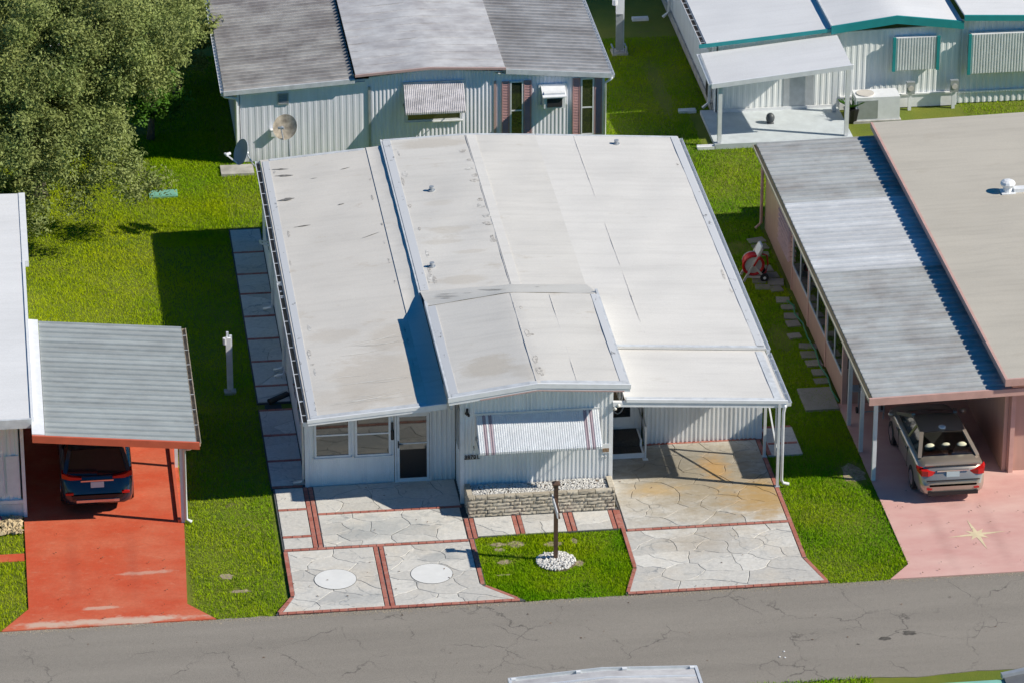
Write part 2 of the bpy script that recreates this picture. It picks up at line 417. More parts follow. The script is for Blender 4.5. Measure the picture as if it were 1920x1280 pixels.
def leafmat(name, a, b):
    m = N(name)
    c = m.mix(m.ramp(m.noise(.9, 5, .75), [(.32, 0), (.68, 1)]), a, b)
    c = m.mix(1.0, c, m.ramp(m.noise(.7, 4, .7, None, (4, 7, 2)), [(.3, .7), (.7, 1.2)]), 'MULTIPLY')
    c = m.mix(1.0, c, m.ramp(m.noise(9, 3, .8), [(.3, .6), (.7, 1.4)]), 'MULTIPLY')
    tr = m.n('ShaderNodeBsdfTranslucent'); m.l(c, tr.inputs[0])
    m.set('Base Color', c).set('Roughness', .6).set('Specular IOR Level', .25)
    x = m.n('ShaderNodeMixShader'); x.inputs[0].default_value = .22
    m.l(m.b.outputs[0], x.inputs[1]); m.l(tr.outputs[0], x.inputs[2]); m.l(x.outputs[0], m.out.inputs[0]); return m.mat
MAT['leaf'] = leafmat('oak_leaf', (.14, .20, .05), (.34, .38, .12))
MAT['leaf2'] = leafmat('citrus_leaf', (.05, .15, .015), (.10, .22, .02))
# ================================================================== SETTING
ZG = -0.03            # soil level; paved slabs stand a little proud of it
mb = MB(); mb.add([(-400,-400,ZG),(400,-400,ZG),(400,400,ZG),(-400,400,ZG)], [(0,1,2,3)])
struct('lawn', mb, MAT['lawn'], 'mown green lawn around the mobile homes')

ROAD_Y = -6.80
xs = np.linspace(-60, 60, 400)
top = [(x, ROAD_Y + .025*math.sin(x*2.3) + .02*math.sin(x*7.1+1) + random.uniform(-.012,.012)) for x in xs]
bot = [(x, -11.62 + .05*math.sin(x*1.7) + random.uniform(-.03,.03)) for x in xs]
mb = MB()
P = [[(x, y, -.012) for x, y in bot], [(x, y, -.012) for x, y in top]]
mb.grid(P); mb.grid([[(x, y, -.1) for x, y in bot], [(x, y, -.012) for x, y in bot]]); mb.grid([[(x, y, -.012) for x, y in top], [(x, y, -.1) for x, y in top]])
road = struct('road', mb, MAT['asphalt'], 'grey cracked asphalt street running along the front lawns')
def blot(cx, cy, rx, ry, seed, n=18):
    r = random.Random(seed); k = [r.uniform(.65, 1.15) for _ in range(n)]
    return [(cx + rx*k[i]*math.cos(2*math.pi*i/n), cy + ry*k[i]*math.sin(2*math.pi*i/n)) for i in range(n)]
def flat(poly, z):
    b = MB(); b.add([(p[0], p[1], z) for p in poly], [tuple(range(len(poly)))]); return b
# tar patches on the road, found right of the flagstone drive
for i, (x, y, rx, ry) in enumerate(((13.3, -9.75, .15, .10), (13.95, -9.55, .18, .13), (12.6, -9.95, .05, .035))):
    part(road, 'tar_patch', flat(blot(x, y, rx, ry, i), -.008), plain('tar%d' % i, (.10, .092, .08), .85, 0, .5, 9))
for i, (x, y) in enumerate(((10.75, -10.1), (10.6, -10.35), (10.72, -10.4))):
    b = MB(); b.sphere((x, y, 0), (.028, .02, .014), 8, 4); 
    single('pebble', b, MAT['white'], 'tiny white pebble lying on the asphalt street', 'pebble', 'white pebbles on the street', base=None)

# ------------------------------------------------------------------ flagstone paving
def clip(poly, a, b, c):          # keep a*x+b*y<=c
    out = []
    for i in range(len(poly)):
        p, q = poly[i], poly[(i+1) % len(poly)]
        dp, dq = a*p[0]+b*p[1]-c, a*q[0]+b*q[1]-c
        if dp <= 0: out.append(p)
        if (dp < 0) != (dq < 0) and dp != dq:
            t = dp / (dp - dq); out.append((p[0]+t*(q[0]-p[0]), p[1]+t*(q[1]-p[1])))
    return out
def vnoise(x, y):
    return (.045*math.sin(5.1*x+1.7*y+.3)+.03*math.sin(11*y-3*x+1.1)+.018*math.sin(23*x+9*y),
            .045*math.sin(4.7*y-2.1*x+2.0)+.03*math.sin(12*x+2*y+.4)+.018*math.sin(21*y-8*x))
STONE_MESH = 0
def flagstones(parent, x0, x1, y0, y1, size, mat, seed, xl=None, xr=None, z=.034, stretch=1.35):
    """split a panel into irregular stones, each its own object with recessed joints"""
    r = random.Random(seed); W, H = x1-x0, y1-y0
    n = max(1, round(W*H/(size*size)))
    if n == 1: pts = [(x0+W/2, y0+H/2)]
    else:
        pts = []
        for _ in range(n):
            best = None
            for _ in range(6):
                c = (r.uniform(x0, x1), r.uniform(y0, y1))
                d = min([((c[0]-p[0])/stretch)**2+(c[1]-p[1])**2 for p in pts], default=9)
                if best is None or d > best[0]: best = (d, c)
            pts.append(best[1])
    for i, p in enumerate(pts):
        poly = [(x0,y0),(x1,y0),(x1,y1),(x0,y1)]
        for j, q in enumerate(pts):
            if i == j or not poly: continue
            a, b = (q[0]-p[0])/stretch**2, q[1]-p[1]
            poly = clip(poly, a, b, a*(p[0]+q[0])/2 + b*(p[1]+q[1])/2)
        if len(poly) < 3: continue
        pl = []
        for k in range(len(poly)):
            a, b = poly[k], poly[(k+1) % len(poly)]
            L = math.hypot(b[0]-a[0], b[1]-a[1]); m_ = max(1, int(L/.16))
            for t in range(m_): pl.append((a[0]+(b[0]-a[0])*t/m_, a[1]+(b[1]-a[1])*t/m_))
        out = []
        for (x, y) in pl:
            e = min(x-x0, x1-x, y-y0, y1-y); w = min(1, max(0, e)/.2)
            dx, dy = vnoise(x, y); out.append((x+dx*w, y+dy*w))
        cx = sum(q[0] for q in out)/len(out); cy = sum(q[1] for q in out)/len(out)
        # inset along vertex normals
        ins = []; bev = []
        for k in range(len(out)):
            a, b = out[k-1], out[(k+1) % len(out)]
            nx, ny = -(b[1]-a[1]), b[0]-a[0]; L = math.hypot(nx, ny) or 1
            ins.append((out[k][0]+nx/L*.0065, out[k][1]+ny/L*.0065)); bev.append((out[k][0]+nx/L*.017, out[k][1]+ny/L*.017))
        def warp(q):
            x, y = q
            a = xl(y) if xl else x0; b = xr(y) if xr else x1
            return (a + (x-x0)/(x1-x0)*(b-a), y)
        ins = [warp(q) for q in ins]; bev = [warp(q) for q in bev]
        h = z + r.uniform(-.002, .003); nn = len(ins)
        mb = MB()
        mb.add([(q[0],q[1],z-.02) for q in ins]+[(q[0],q[1],h-.006) for q in ins]+[(q[0],q[1],h) for q in bev],
               [(k,(k+1)%nn,nn+(k+1)%nn,nn+k) for k in range(nn)]+[(nn+k,nn+(k+1)%nn,2*nn+(k+1)%nn,2*nn+k) for k in range(nn)]+[tuple(range(2*nn,3*nn))])
        part(parent, 'flagstone', mb, mat)
def brick_mesh(l, w, h, mat, seed, name='brick'):
    r = random.Random(seed); mb = MB(); e = .006
    b = [(-l/2,-w/2),(l/2,-w/2),(l/2,w/2),(-l/2,w/2)]; t = [(-l/2+e,-w/2+e),(l/2-e,-w/2+e),(l/2-e,w/2-e),(-l/2+e,w/2-e)]
    j = lambda p, z: (p[0]+r.uniform(-.002,.002), p[1]+r.uniform(-.002,.002), z)
    mb.add([j(p,-h) for p in b]+[j(p,-e) for p in b]+[j(p,0) for p in t],
           [(k,(k+1)%4,4+(k+1)%4,4+k) for k in range(4)]+[(4+k,4+(k+1)%4,8+(k+1)%4,8+k) for k in range(4)]+[(8,9,10,11)])
    return mb.mesh(name, mat)
BR = [brick_mesh(.200, .102, .03, MAT['brick'], s) for s in range(4)]
def brick_band(parent, p, q, rows=1, gap=.015, z=.036):
    p = Vector((*p, 0)); q = Vector((*q, 0)); d = q-p; L = d.length; d.normalize(); nrm = Vector((-d.y, d.x, 0)); a = math.atan2(d.y, d.x)
    n = max(1, int((L+.012)/.21)); st = L/n
    for row in range(rows):
        o = (row-(rows-1)/2)*(.10+gap)
        for i in range(n):
            c = p + d*(st*(i+.5)) + nrm*o
            b = piece(parent, 'brick', random.choice(BR), (c.x, c.y, z+random.uniform(-.002,.003)), a+random.choice((0, math.pi))+random.uniform(-.01,.01))
            b.scale = (st/.21, 1, 1)

# left driveway and patio
mb = MB(); mb.prism([(-.90,-.02),(-.90,-5.95),(-1.33,-6.80),(4.86,-6.80),(3.98,-5.92),(3.98,-3.42),(3.96,-2.2),(3.9,-.02)], -.1, .016)
drive_l = struct('driveway', mb, MAT['joint'], 'pale flagstone patterned driveway with red brick borders in front of the glazed porch')
lx = lambda y: -.80 if y > -5.92 else -.80 - (-5.92-y)*.46
rx = lambda y: 3.83 if y > -5.88 else 3.83 + (-5.88-y)*.98
flagstones(drive_l, .14, 3.84, -1.54, -.03, .75, MAT['flag'], 1)
flagstones(drive_l, .14, 3.80, -3.40, -1.66, .66, MAT['flag'], 2)
flagstones(drive_l, -.80, 1.37, -6.70, -3.56, .70, MAT['flag'], 3, lx, None)
flagstones(drive_l, 1.63, 3.83, -6.70, -3.56, .66, MAT['flag'], 44, None, rx)
flagstones(drive_l, -.86, -.13, -1.20, -.06, 1.1, MAT['flag'], 5)
flagstones(drive_l, -.86, -.13, -2.70, -1.33, 1.1, MAT['flag'], 6)
flagstones(drive_l, -.86, -.13, -3.40, -2.83, 1.0, MAT['flag'], 7)
brick_band(drive_l, (.14,-1.60), (3.86,-1.60)); brick_band(drive_l, (-.88,-3.48), (3.82,-3.48))
brick_band(drive_l, (0,-.04), (0,-3.42), 2, .03); brick_band(drive_l, (1.5,-3.54), (1.5,-6.70), 2, .04)
brick_band(drive_l, (-.86,-1.265), (-.12,-1.265)); brick_band(drive_l, (-.86,-2.765), (-.12,-2.765))
brick_band(drive_l, (-.85,-3.56), (-.85,-5.92)); brick_band(drive_l, (-.87,-5.98), (-1.24,-6.70)); brick_band(drive_l, (-1.26,-6.755), (4.72,-6.755))
brick_band(drive_l, (3.90,-3.44), (3.90,-5.86)); brick_band(drive_l, (3.95,-5.95), (4.66,-6.68))
brick_band(drive_l, (3.95,-2.30), (3.95,-3.40), 2, .03)
# the two round painted medallions (left plain)
def disc(cx, cy, r, z, n=40): return [(cx+r*math.cos(2*math.pi*i/n), cy+r*math.sin(2*math.pi*i/n)) for i in range(n)]
for (cx, cy, lab) in ((.28,-5.18,'plain white round medallion painted on the drive panel nearer the red neighbour'), (2.70,-5.18,'plain white round medallion painted on the drive panel nearer the post')):
    b = MB(); b.prism(disc(cx, cy, .525, 0), .034, .0445); o = part(drive_l, 'medallion', b, plain('medallion_white', (.70, .71, .70), .6, 0, .06, 4), label=lab)
    b = MB(); pts = disc(cx, cy, .528, 0); b.tube([(x, y, .042) for x, y in pts + pts[:1]], .006, 5); part(o, 'rim', b, MAT['joint'])

# side walkway on the left of the house
mb = MB(); mb.box(-.95, -.03, -.1, -.02, 4.70, .016); walk = struct('walkway', mb, MAT['joint'], 'narrow flagstone walkway along the shaded left side of the white home')
b = MB(); b.box(-.95, 5.10, -.1, -.02, 16.9, .016); part(walk, 'slab', b, MAT['joint'])
bands = [16.85, 15.14, 13.6, 12.22, 10.68, 9.18, 7.71, 6.15]
for k in range(len(bands)-1):
    flagstones(walk, -.92, -.04, bands[k+1]+.06, bands[k]-.06, .68, MAT['flag'], 60+k); brick_band(walk, (-.92, bands[k+1]), (-.04, bands[k+1]))
flagstones(walk, -.92, -.04, 5.15, 6.09, .7, MAT['flag'], 70)
b2 = [4.64, 3.10, 1.57, .06]
for k in range(3):
    brick_band(walk, (-.92, b2[k]), (-.04, b2[k])); flagstones(walk, -.92, -.04, b2[k+1]+.06, b2[k]-.06, .7, MAT['flag'], 80+k)
brick_band(walk, (-.92, .05), (-.12, .05))

# middle walk in front of the planter
mb = MB(); mb.box(4.0, -3.32, -.1, 7.86, -2.1, .016); midwalk = struct('path', mb, MAT['joint'], 'pale flagstone path crossing in front of the stone planter')
for k, (a, c) in enumerate(((4.08, 5.06), (5.30, 6.38), (6.64, 7.56))): flagstones(midwalk, a, c, -3.30, -2.28, .62, MAT['flag'], 90+k)
for x in (5.18, 6.51, 7.68): brick_band(midwalk, (x,-3.30), (x,-2.28), 2, .03)

# right driveway under and before the carport
mb = MB(); mb.prism([(7.84,1.40),(7.84,-2.1),(7.78,-3.4),(7.76,-5.5),(7.37,-6.80),(12.52,-6.80),(12.18,-5.45),(12.20,1.40)], -.1, .016)
drive_r = struct('driveway', mb, MAT['joint'], 'flagstone driveway with rust stains running out from the open carport')
fl = lambda y: 7.84 if y > -5.45 else 7.84 - (-5.45-y)*.30
fr = lambda y: 12.06 if y > -5.43 else 12.06 + (-5.43-y)*.27
flagstones(drive_r, 7.90, 12.06, -3.36, 1.28, .74, MAT['flag_rust'], 11)
flagstones(drive_r, 7.88, 12.06, -6.70, -3.52, .72, MAT['flag_rust'], 12, fl, fr)
brick_band(drive_r, (7.90,-3.44), (12.08,-3.44)); brick_band(drive_r, (7.82,-2.30), (7.80,-5.45)); brick_band(drive_r, (7.79,-5.50), (7.44,-6.70))
brick_band(drive_r, (12.125,1.30), (12.125,-5.42)); brick_band(drive_r, (12.13,-5.48), (12.44,-6.70)); brick_band(drive_r, (7.42,-6.755), (12.48,-6.755)); brick_band(drive_r, (9.1,1.335), (12.06,1.335))
mb = MB(); mb.box(12.24, .32, -.1, 13.16, 1.95, .02); pad = struct('paved_pad', mb, MAT['flag'], 'small shaded concrete pad beside the carport posts')
brick_band(pad, (12.26, 1.98), (13.14, 1.98), z=.03); brick_band(pad, (12.28,.34), (12.28,1.9), z=.034); brick_band(pad, (12.35, 1.0), (13.14, 1.0), z=.034)

# neighbours' drives
mb = MB(); mb.prism([(-7.36,6.0),(-7.36,-5.75),(-8.05,-6.80),(-2.80,-6.80),(-3.46,-5.95),(-3.30,-1.7),(-3.22,6.0)], -.1, .012)
struct('driveway', mb, MAT['red_drive'], 'worn red painted driveway with the dark car parked on it')
mb = MB(); mb.prism([(14.66,3.2),(14.66,-6.08),(14.06,-6.80),(30,-6.80),(30,3.2)], -.1, .012)
drive_p = struct('driveway', mb, MAT['pink_drive'], 'pink painted driveway with a pale star in front of the silver car')
st = [];
for i in range(16):
    a = R(22.5*i) + R(6); rr = {0: .86, 4: .74, 8: .30, 12: .74}.get(i % 16, 0)
    rr = (.80 if i % 4 == 0 else .34) if i % 2 == 0 else .15
    st.append((16.73+rr*math.cos(a), -4.72+rr*math.sin(a)*1.05))
b = MB(); b.add([(x, y, .017) for x, y in st] + [(16.73, -4.72, .017)], [(i, (i+1)%16, 16) for i in range(16)])
part(drive_p, 'star', b, plain('star_paint', (.70, .60, .40), .6, 0, .15, 4), label='pale yellow painted star')
mb = MB(); mb.box(-30, -3.15, -.1, -7.4, -2.75, -.012); struct('garden_path', mb, MAT['red_drive'], 'narrow red path joining the red driveway')

# ------------------------------------------------------------------ grass blades
FOOT = [(-.96,-.1,-.0,16.9),(-1.0,-7,3.97,0),(3.9,-3.3,7.9,30),(0,-.5,12.2,15.9),(7.80,-7,12.2,1.5),(12.2,.3,13.2,2.0),(-.32,22.05,10.95,60),(14.8,24.2,60,60),(14.0,21.3,18.7,24.3),(14.66,-7,60,15.5),(-60,-.7,-7.3,13),(-7.4,-7,-3.3,6.0),(-60,-3.17,-7.3,-2.72)]
def blades(name, x0, y0, x1, y1, dens, lab, hmin=.035, hmax=.085, bare=0.0):
    n = int((x1-x0)*(y1-y0)*dens)
    X = RNG.uniform(x0, x1, n); Y = RNG.uniform(y0, y1, n); keep = np.ones(n, bool)
    X0_, Y0_ = X, Y; X = X + RNG.normal(0, .025, n); Y = Y + RNG.normal(0, .025, n)
    for a, b, c, d in FOOT: keep &= ~((X > a) & (X < c) & (Y > b) & (Y < d))
    # flared apron corners
    keep &= ~((Y < -5.85) & (X > 3.93) & (X < 3.95 + (-5.85-Y)*1.02)); keep &= ~((Y < -5.92) & (X < -.85) & (X > -.92 - (-5.92-Y)*.5))
    keep &= ~((Y < -5.4) & (X < 7.82) & (X > 7.77 - (-5.4-Y)*.30)); keep &= ~((Y < -5.42) & (X > 12.1) & (X < 12.17 + (-5.42-Y)*.27))
    keep &= ~((Y < -5.9) & (X > -3.5) & (X < -3.46 + (-5.9-Y)*.75)); keep &= ~((Y < -5.75) & (X < -7.3) & (X > -7.36 - (-5.75-Y)*.66)); keep &= ~((Y < -6.05) & (X > 14.66 - (-6.05-Y)*.8))
    keep &= ~((X-5.88)**2 + (Y+4.85)**2 < .5**2); keep &= Y > ROAD_Y - .02
    for (bx, by, ba, bb) in BARE: keep &= ~((((X-bx)/ba)**2 + ((Y-by)/bb)**2 < 1 + .5*np.sin(X*31)*np.sin(Y*27)) & (RNG.random(n) < .88))
    keep &= Y0_ > ROAD_Y - .03; X = X0_[keep]; Y = Y0_[keep]; n = len(X)
    h = RNG.uniform(hmin, hmax, n)*(1+.35*np.sin(X*1.9+Y*.7)*np.sin(Y*1.3)); a = RNG.uniform(0, 2*math.pi, n); w = RNG.uniform(.005, .012, n)
    lx_ = RNG.normal(0, .032, n); ly_ = RNG.normal(0, .032, n)
    V = np.empty((n, 3, 3), np.float32)
    V[:,0,0] = X-np.cos(a)*w; V[:,0,1] = Y-np.sin(a)*w; V[:,0,2] = ZG-.005
    V[:,1,0] = X+np.cos(a)*w; V[:,1,1] = Y+np.sin(a)*w; V[:,1,2] = ZG-.005
    V[:,2,0] = X+lx_; V[:,2,1] = Y+ly_; V[:,2,2] = ZG+h; V[:,0:2,2] = np.where((Y < ROAD_Y+.03)[:,None], -.012, ZG-.005)
    me = bpy.data.meshes.new(name); me.vertices.add(3*n); me.vertices.foreach_set('co', V.reshape(-1))
    me.loops.add(3*n); me.loops.foreach_set('vertex_index', np.arange(3*n, dtype=np.int32))
    me.polygons.add(n); me.polygons.foreach_set('loop_start', np.arange(0, 3*n, 3, dtype=np.int32)); me.polygons.foreach_set('loop_total', np.full(n, 3, np.int32))
    me.update(calc_edges=True); me.materials.append(MAT['blade'])
    o = bpy.data.objects.new(name, me); COL.objects.link(o)
    return tag(o, lab, None, None, 'stuff')
BARE = [(4.55,-3.72,.30,.13),(5.0,-3.75,.28,.22),(4.55,-4.0,.16,.14),(4.60,-4.68,.22,.15),(4.5,-5.35,.30,.05),(5.95,-3.85,.3,.16),(6.5,-3.75,.1,.2),(6.45,-4.95,.16,.2),(13.9,7.5,.35,.9),(13.7,13.8,.5,.5),(13.4,26.5,.25,2.4),(-2.4,-4.6,.2,.2),(-2.1,-5.4,.35,.1),(14.3,-.9,.4,.7)]
lawn_o = bpy.data.objects['lawn']
MAT['bare'] = plain('bare_sandy_soil', (.34, .28, .19), .95, 0, .5, 8, bump=.5)
for i_, (bx_, by_, ba_, bb_) in enumerate(BARE[:8] + BARE[-3:]):
    part(lawn_o, 'soil_patch', flat(blot(bx_, by_, ba_*.85, bb_*.85, 300+i_), ZG+.006), MAT['bare'])
blades('grass', 3.9, -6.85, 7.85, -3.25, 3200, 'short grass of the little front lawn around the brown post', bare=.1)
blades('grass', 12.0, -6.85, 14.8, 15.9, 1700, 'grass strip between the white home and the pink home')
blades('grass', -8.6, -6.85, -.9, 24.6, 1000, 'wide lawn with mown grass left of the white home')
blades('grass', -3.0, 15.9, 16.0, 31, 1000, 'grass behind the white home')
blades('grass', 22.6, 22.6, 27, 24.3, 400, 'narrow grass strip in front of the teal trimmed home')
rg = random.Random(31)
def grit(n, seed):
    b = MB(); r = random.Random(seed)
    for _ in range(n):
        x = r.uniform(-9, 19); y = ROAD_Y - abs(r.gauss(0, .10)) - .01; s = r.uniform(.006, .018); a = r.uniform(0, 6.28)
        b.add([(x+s*math.cos(a), y+s*math.sin(a), -.011), (x+s*math.cos(a+2.1), y+s*math.sin(a+2.1), -.011), (x+s*math.cos(a+4.2), y+s*math.sin(a+4.2), -.011), (x, y, -.011+s*.8)], [(0,1,3),(1,2,3),(2,0,3)])
    return b
single('grit', grit(5200, 5), plain('sandy_grit', (.42, .36, .27), .9, 0, .5, 20), 'sandy grit strewn along the edge of the street', None, kind='stuff')
def litter():
    b = MB(); r = random.Random(9)
    for _ in range(150):
        x, y = r.choice(((r.uniform(7.9,12.2), r.uniform(-6.7,1)), (r.uniform(-.8,3.8), r.uniform(-6.7,-.2)), (r.uniform(-6,18), r.uniform(-10.5,-6.9)), (r.uniform(14.8,19), r.uniform(-6.7,-2)), (r.uniform(-7.2,-3.5), r.uniform(-6.6,-1)))); a = r.uniform(0, 6.28); l = r.uniform(.02,.045)
        c, s = math.cos(a), math.sin(a); z = .045 if y > -6.8 else -.006
        b.add([(x-l*c,y-l*s,z),(x+.4*l*s,y-.4*l*c,z+.012),(x+l*c,y+l*s,z+.004),(x-.4*l*s,y+.4*l*c,z+.012)], [(0,1,2,3)])
    return b
single('fallen_leaves', litter(), plain('dry_leaf', (.16, .09, .045), .8, 0, .6, 30), 'a few dry brown leaves scattered on drives and street', None, kind='stuff')
def verge():
    n = 2600; mb = MB()
    for _ in range(n):
        x = random.uniform(9.6, 12.6); y = random.uniform(-12.6, -11.55); a = random.uniform(0, 6.28); h = random.uniform(.04, .1)
        mb.add([(x-.014*math.cos(a), y-.014*math.sin(a), ZG), (x+.014*math.cos(a), y+.014*math.sin(a), ZG), (x+random.gauss(0,.03), y+random.gauss(0,.03), ZG+h)], [(0,1,2)])
    o = single('grass', mb, MAT['blade'], 'grass verge on the near side of the street', None, kind='stuff')
verge()
# ================================================================== BUILDING HELPERS
def ribwall(p0, p1, out, z0, zt0, zt1, pitch=.15, depth=.022, th=.06, mb=None):
    mb = mb or MB()
    p0 = Vector((*p0, 0)); p1 = Vector((*p1, 0)); out = Vector((*out, 0)); d = p1-p0; L = d.length; d.normalize()
    prof = []; s = 0.0
    while s < L - 1e-4:
        for f, o in ((0, 0), (.46, 0), (.56, 1), (.90, 1)):
            if s+f*pitch < L: prof.append((s+f*pitch, o*depth))
        s += pitch
    prof.append((L, 0))
    zt = lambda s: zt0 + (zt1-zt0)*s/L
    F0 = [p0+d*s+out*o for s, o in prof]; n = len(prof)
    vs = [(p.x,p.y,z0) for p in F0]+[(p.x,p.y,zt(prof[i][0])) for i, p in enumerate(F0)]
    B = [p0+d*s-out*th for s, o in prof]
    vs += [(p.x,p.y,z0) for p in B]+[(p.x,p.y,zt(prof[i][0])) for i, p in enumerate(B)]
    fs = []
    for i in range(n-1):
        fs += [(i,i+1,n+i+1,n+i),(2*n+i+1,2*n+i,3*n+i,3*n+i+1),(n+i,n+i+1,3*n+i+1,3*n+i),(i+1,i,2*n+i,2*n+i+1)]
    fs += [(0,n,3*n,2*n),(n-1,3*n-1,4*n-1,2*n-1)]
    return mb.add(vs, fs)
def wob(x, y): return .004*math.sin(2.1*x+.7*y)+.004*math.sin(1.3*y-2.9*x+1)+.003*math.sin(5.3*y+.5*x)+.003*math.sin(4.1*x-1.7*y)
def roof_patch(x0, x1, y0, y1, zf, th=.06, step=.35, wobble=1.0, mb=None):
    mb = mb or MB(); nx = max(2, int(abs(x1-x0)/step)); ny = max(2, int(abs(y1-y0)/step))
    def pt(i, j, dz):
        x = x0+(x1-x0)*i/nx; y = y0+(y1-y0)*j/ny
        e = 0 if i in (0, nx) or j in (0, ny) else 1
        return (x, y, zf(x, y) + (wob(x, y)*wobble*e) - dz)
    mb.grid([[pt(i, j, 0) for i in range(nx+1)] for j in range(ny+1)])
    mb.grid([[pt(nx-i, j, th) for i in range(nx+1)] for j in range(ny+1)])
    for a in ([(i, 0) for i in range(nx+1)], [(nx, j) for j in range(ny+1)], [(nx-i, ny) for i in range(nx+1)], [(0, ny-j) for j in range(ny+1)]):
        mb.grid([[pt(i, j, th) for i, j in a], [pt(i, j, 0) for i, j in a]])
    return mb
def gutter(parent, p, q, w=.11, h=.10, side=-1, mat=None, hang=0, hmat=None):
    """open trough along p->q; side -1: outer lip on the left of the run direction reversed sign"""
    p = Vector(p); q = Vector(q); d = (q-p).normalized(); o = Vector((-d.y, d.x, 0))*side
    mb = MB(); t = .008
    def plank(a, b, z0, z1):
        mb.hexa([p+o*a+Vector((0,0,z0)), p+o*b+Vector((0,0,z0)), q+o*b+Vector((0,0,z0)), q+o*a+Vector((0,0,z0))],
                [p+o*a+Vector((0,0,z1)), p+o*b+Vector((0,0,z1)), q+o*b+Vector((0,0,z1)), q+o*a+Vector((0,0,z1))])
    plank(0, t, -h, 0); plank(t, w-t, -h, -h+t); plank(w-t, w, -h, .008); plank(w, w+.014, -.012, .012)
    for e, s in ((p, 1), (q, -1)):
        mb.hexa([e+o*t+Vector((0,0,-h+t)), e+o*(w-t)+Vector((0,0,-h+t)), e+o*(w-t)+d*(.006*s)+Vector((0,0,-h+t)), e+o*t+d*(.006*s)+Vector((0,0,-h+t))],
                [e+o*t, e+o*(w-t), e+o*(w-t)+d*(.006*s), e+o*t+d*(.006*s)])
    g = part(parent, 'gutter', mb, mat or MAT['white_al'])
    if hang:
        hb = MB(); hb.bar((0,0,0), tuple(o*(w+.004)), .018, .012); me = hb.mesh('gutter_hanger', hmat or MAT['white_al'])
        L = (q-p).length; n = int(L/hang)
        for i in range(n):
            c = p + d*(hang*(i+.5)); piece(g, 'gutter_hanger', me, (c.x, c.y, c.z+.002))
    return g
def downspout(parent, x, y, ztop, out=(-1,0), mat=None, r=.042, z0=.06, kick=.28, off=.14):
    o = Vector((*out, 0)); b = MB()
    pts = [Vector((x, y, ztop))+o*off*.2, Vector((x, y, ztop-.06))+o*off*.2, Vector((x, y, ztop-.22))-o*off*.0, Vector((x, y, 1.2)), Vector((x, y, z0+.16)), Vector((x, y, z0+.07))+o*.05, Vector((x, y, z0+.03))+o*kick]
    b.tube(pts, r, 8); return part(parent, 'downspout', b, mat or MAT['white_al'], True)
def frame4(mb, x0, x1, z0, z1, y, w, d, mi=0):      # picture frame on a wall facing -Y, front at y-d
    mb.box(x0, y-d, z0, x1, y, z0+w, mi); mb.box(x0, y-d, z1-w, x1, y, z1, mi)
    mb.box(x0, y-d, z0+w, x0+w, y, z1-w, mi); mb.box(x1-w, y-d, z0+w, x1, y, z1-w, mi)
def window_f(parent, x0, x1, z0, z1, y, mid=None, w=.05, d=.05, fm=None, gm=None, name='window', sill=True, depth=.012):
    f = MB(); frame4(f, x0, x1, z0, z1, y, w, d)
    wn_ = part(parent, name, f, fm or MAT['white'])
    gm = gm or MAT['glass']
    if mid is not None:
        b = MB(); b.box(x0+w, y-d+.006, mid-.02, x1-w, y-.002, mid+.02); part(wn_, 'meeting_rail', b, fm or MAT['white'])
        for a, c in ((z0+w, mid-.02), (mid+.02, z1-w)):
            b = MB(); b.box(x0+w, y-d*.5, a, x1-w, y-.004, c); part(wn_, 'pane', b, gm)
    else:
        b = MB(); b.box(x0+w, y-d*.5, z0+w, x1-w, y-.004, z1-w); part(wn_, 'pane', b, gm)
    if sill:
        b = MB(); b.box(x0-.03, y-d-.03, z0-.035, x1+.03, y, z0-.002); part(wn_, 'sill', b, fm or MAT['white'])
    return wn_
def awning(parent, x0, x1, ytop, ztop, ybot, zbot, mats, stripes=(), pitch=.058, lip=.05, side_stripe=None, curl=True):
    """sheet of narrow raised slats sloping down from the wall, with a rolled front edge"""
    aw = None; n = int((x1-x0)/pitch); w = (x1-x0)/n
    prof = [(0, 0), (.5, .5), (1, 1)]
    P = [(ytop+(ybot-ytop)*t, ztop+(zbot-ztop)*t) for t in (0, .25, .5, .75, 1)]
    if curl: P += [(ybot-.035, zbot-.04), (ybot-.035, zbot-.10)]
    mb = MB(); xs_ = []; hs = []
    for i in range(n):
        a = x0+i*w; xs_ += [a, a+.12*w, a+.3*w, a+.7*w, a+.88*w]; hs += [0, 0, .016, .016, 0]
    xs_.append(x1); hs.append(0)
    dy, dz = ybot-ytop, zbot-ztop; L = math.hypot(dy, dz); ny, nz = dz/L, -dy/L
    if nz < 0: ny, nz = -ny, -nz
    rows = [[(x, y+ny*h, z+nz*h) for x, h in zip(xs_, hs)] for y, z in P]
    back = [[(x, y-ny*.012, z-nz*.012) for x, h in zip(xs_, hs)] for y, z in P]
    mb.grid(rows); mb.grid([list(reversed(r)) for r in back])
    # colour the striped slats
    k = len(xs_)
    for fi, f in enumerate(mb.f):
        cx = sum(mb.v[i][0] for i in f)/4
        for (sx, half) in stripes:
            if abs(cx-sx) < half: mb.m[fi] = 1
    aw = part(parent, 'awning', mb, mats)
    b = MB(); b.box(x0-.03, ytop-.02, ztop-.01, x1+.03, ytop+.045, ztop+.05); part(aw, 'header', b, mats[0])
    for x in (x0+.01, x1-.01):
        b = MB(); b.bar((x, ytop+.04, zbot-.02), (x, ybot, zbot), .02); b.box(x-.02, ytop+.0, zbot-.06, x+.02, ytop+.05, zbot+.03); part(aw, 'arm', b, MAT['grey_al'])
    return aw
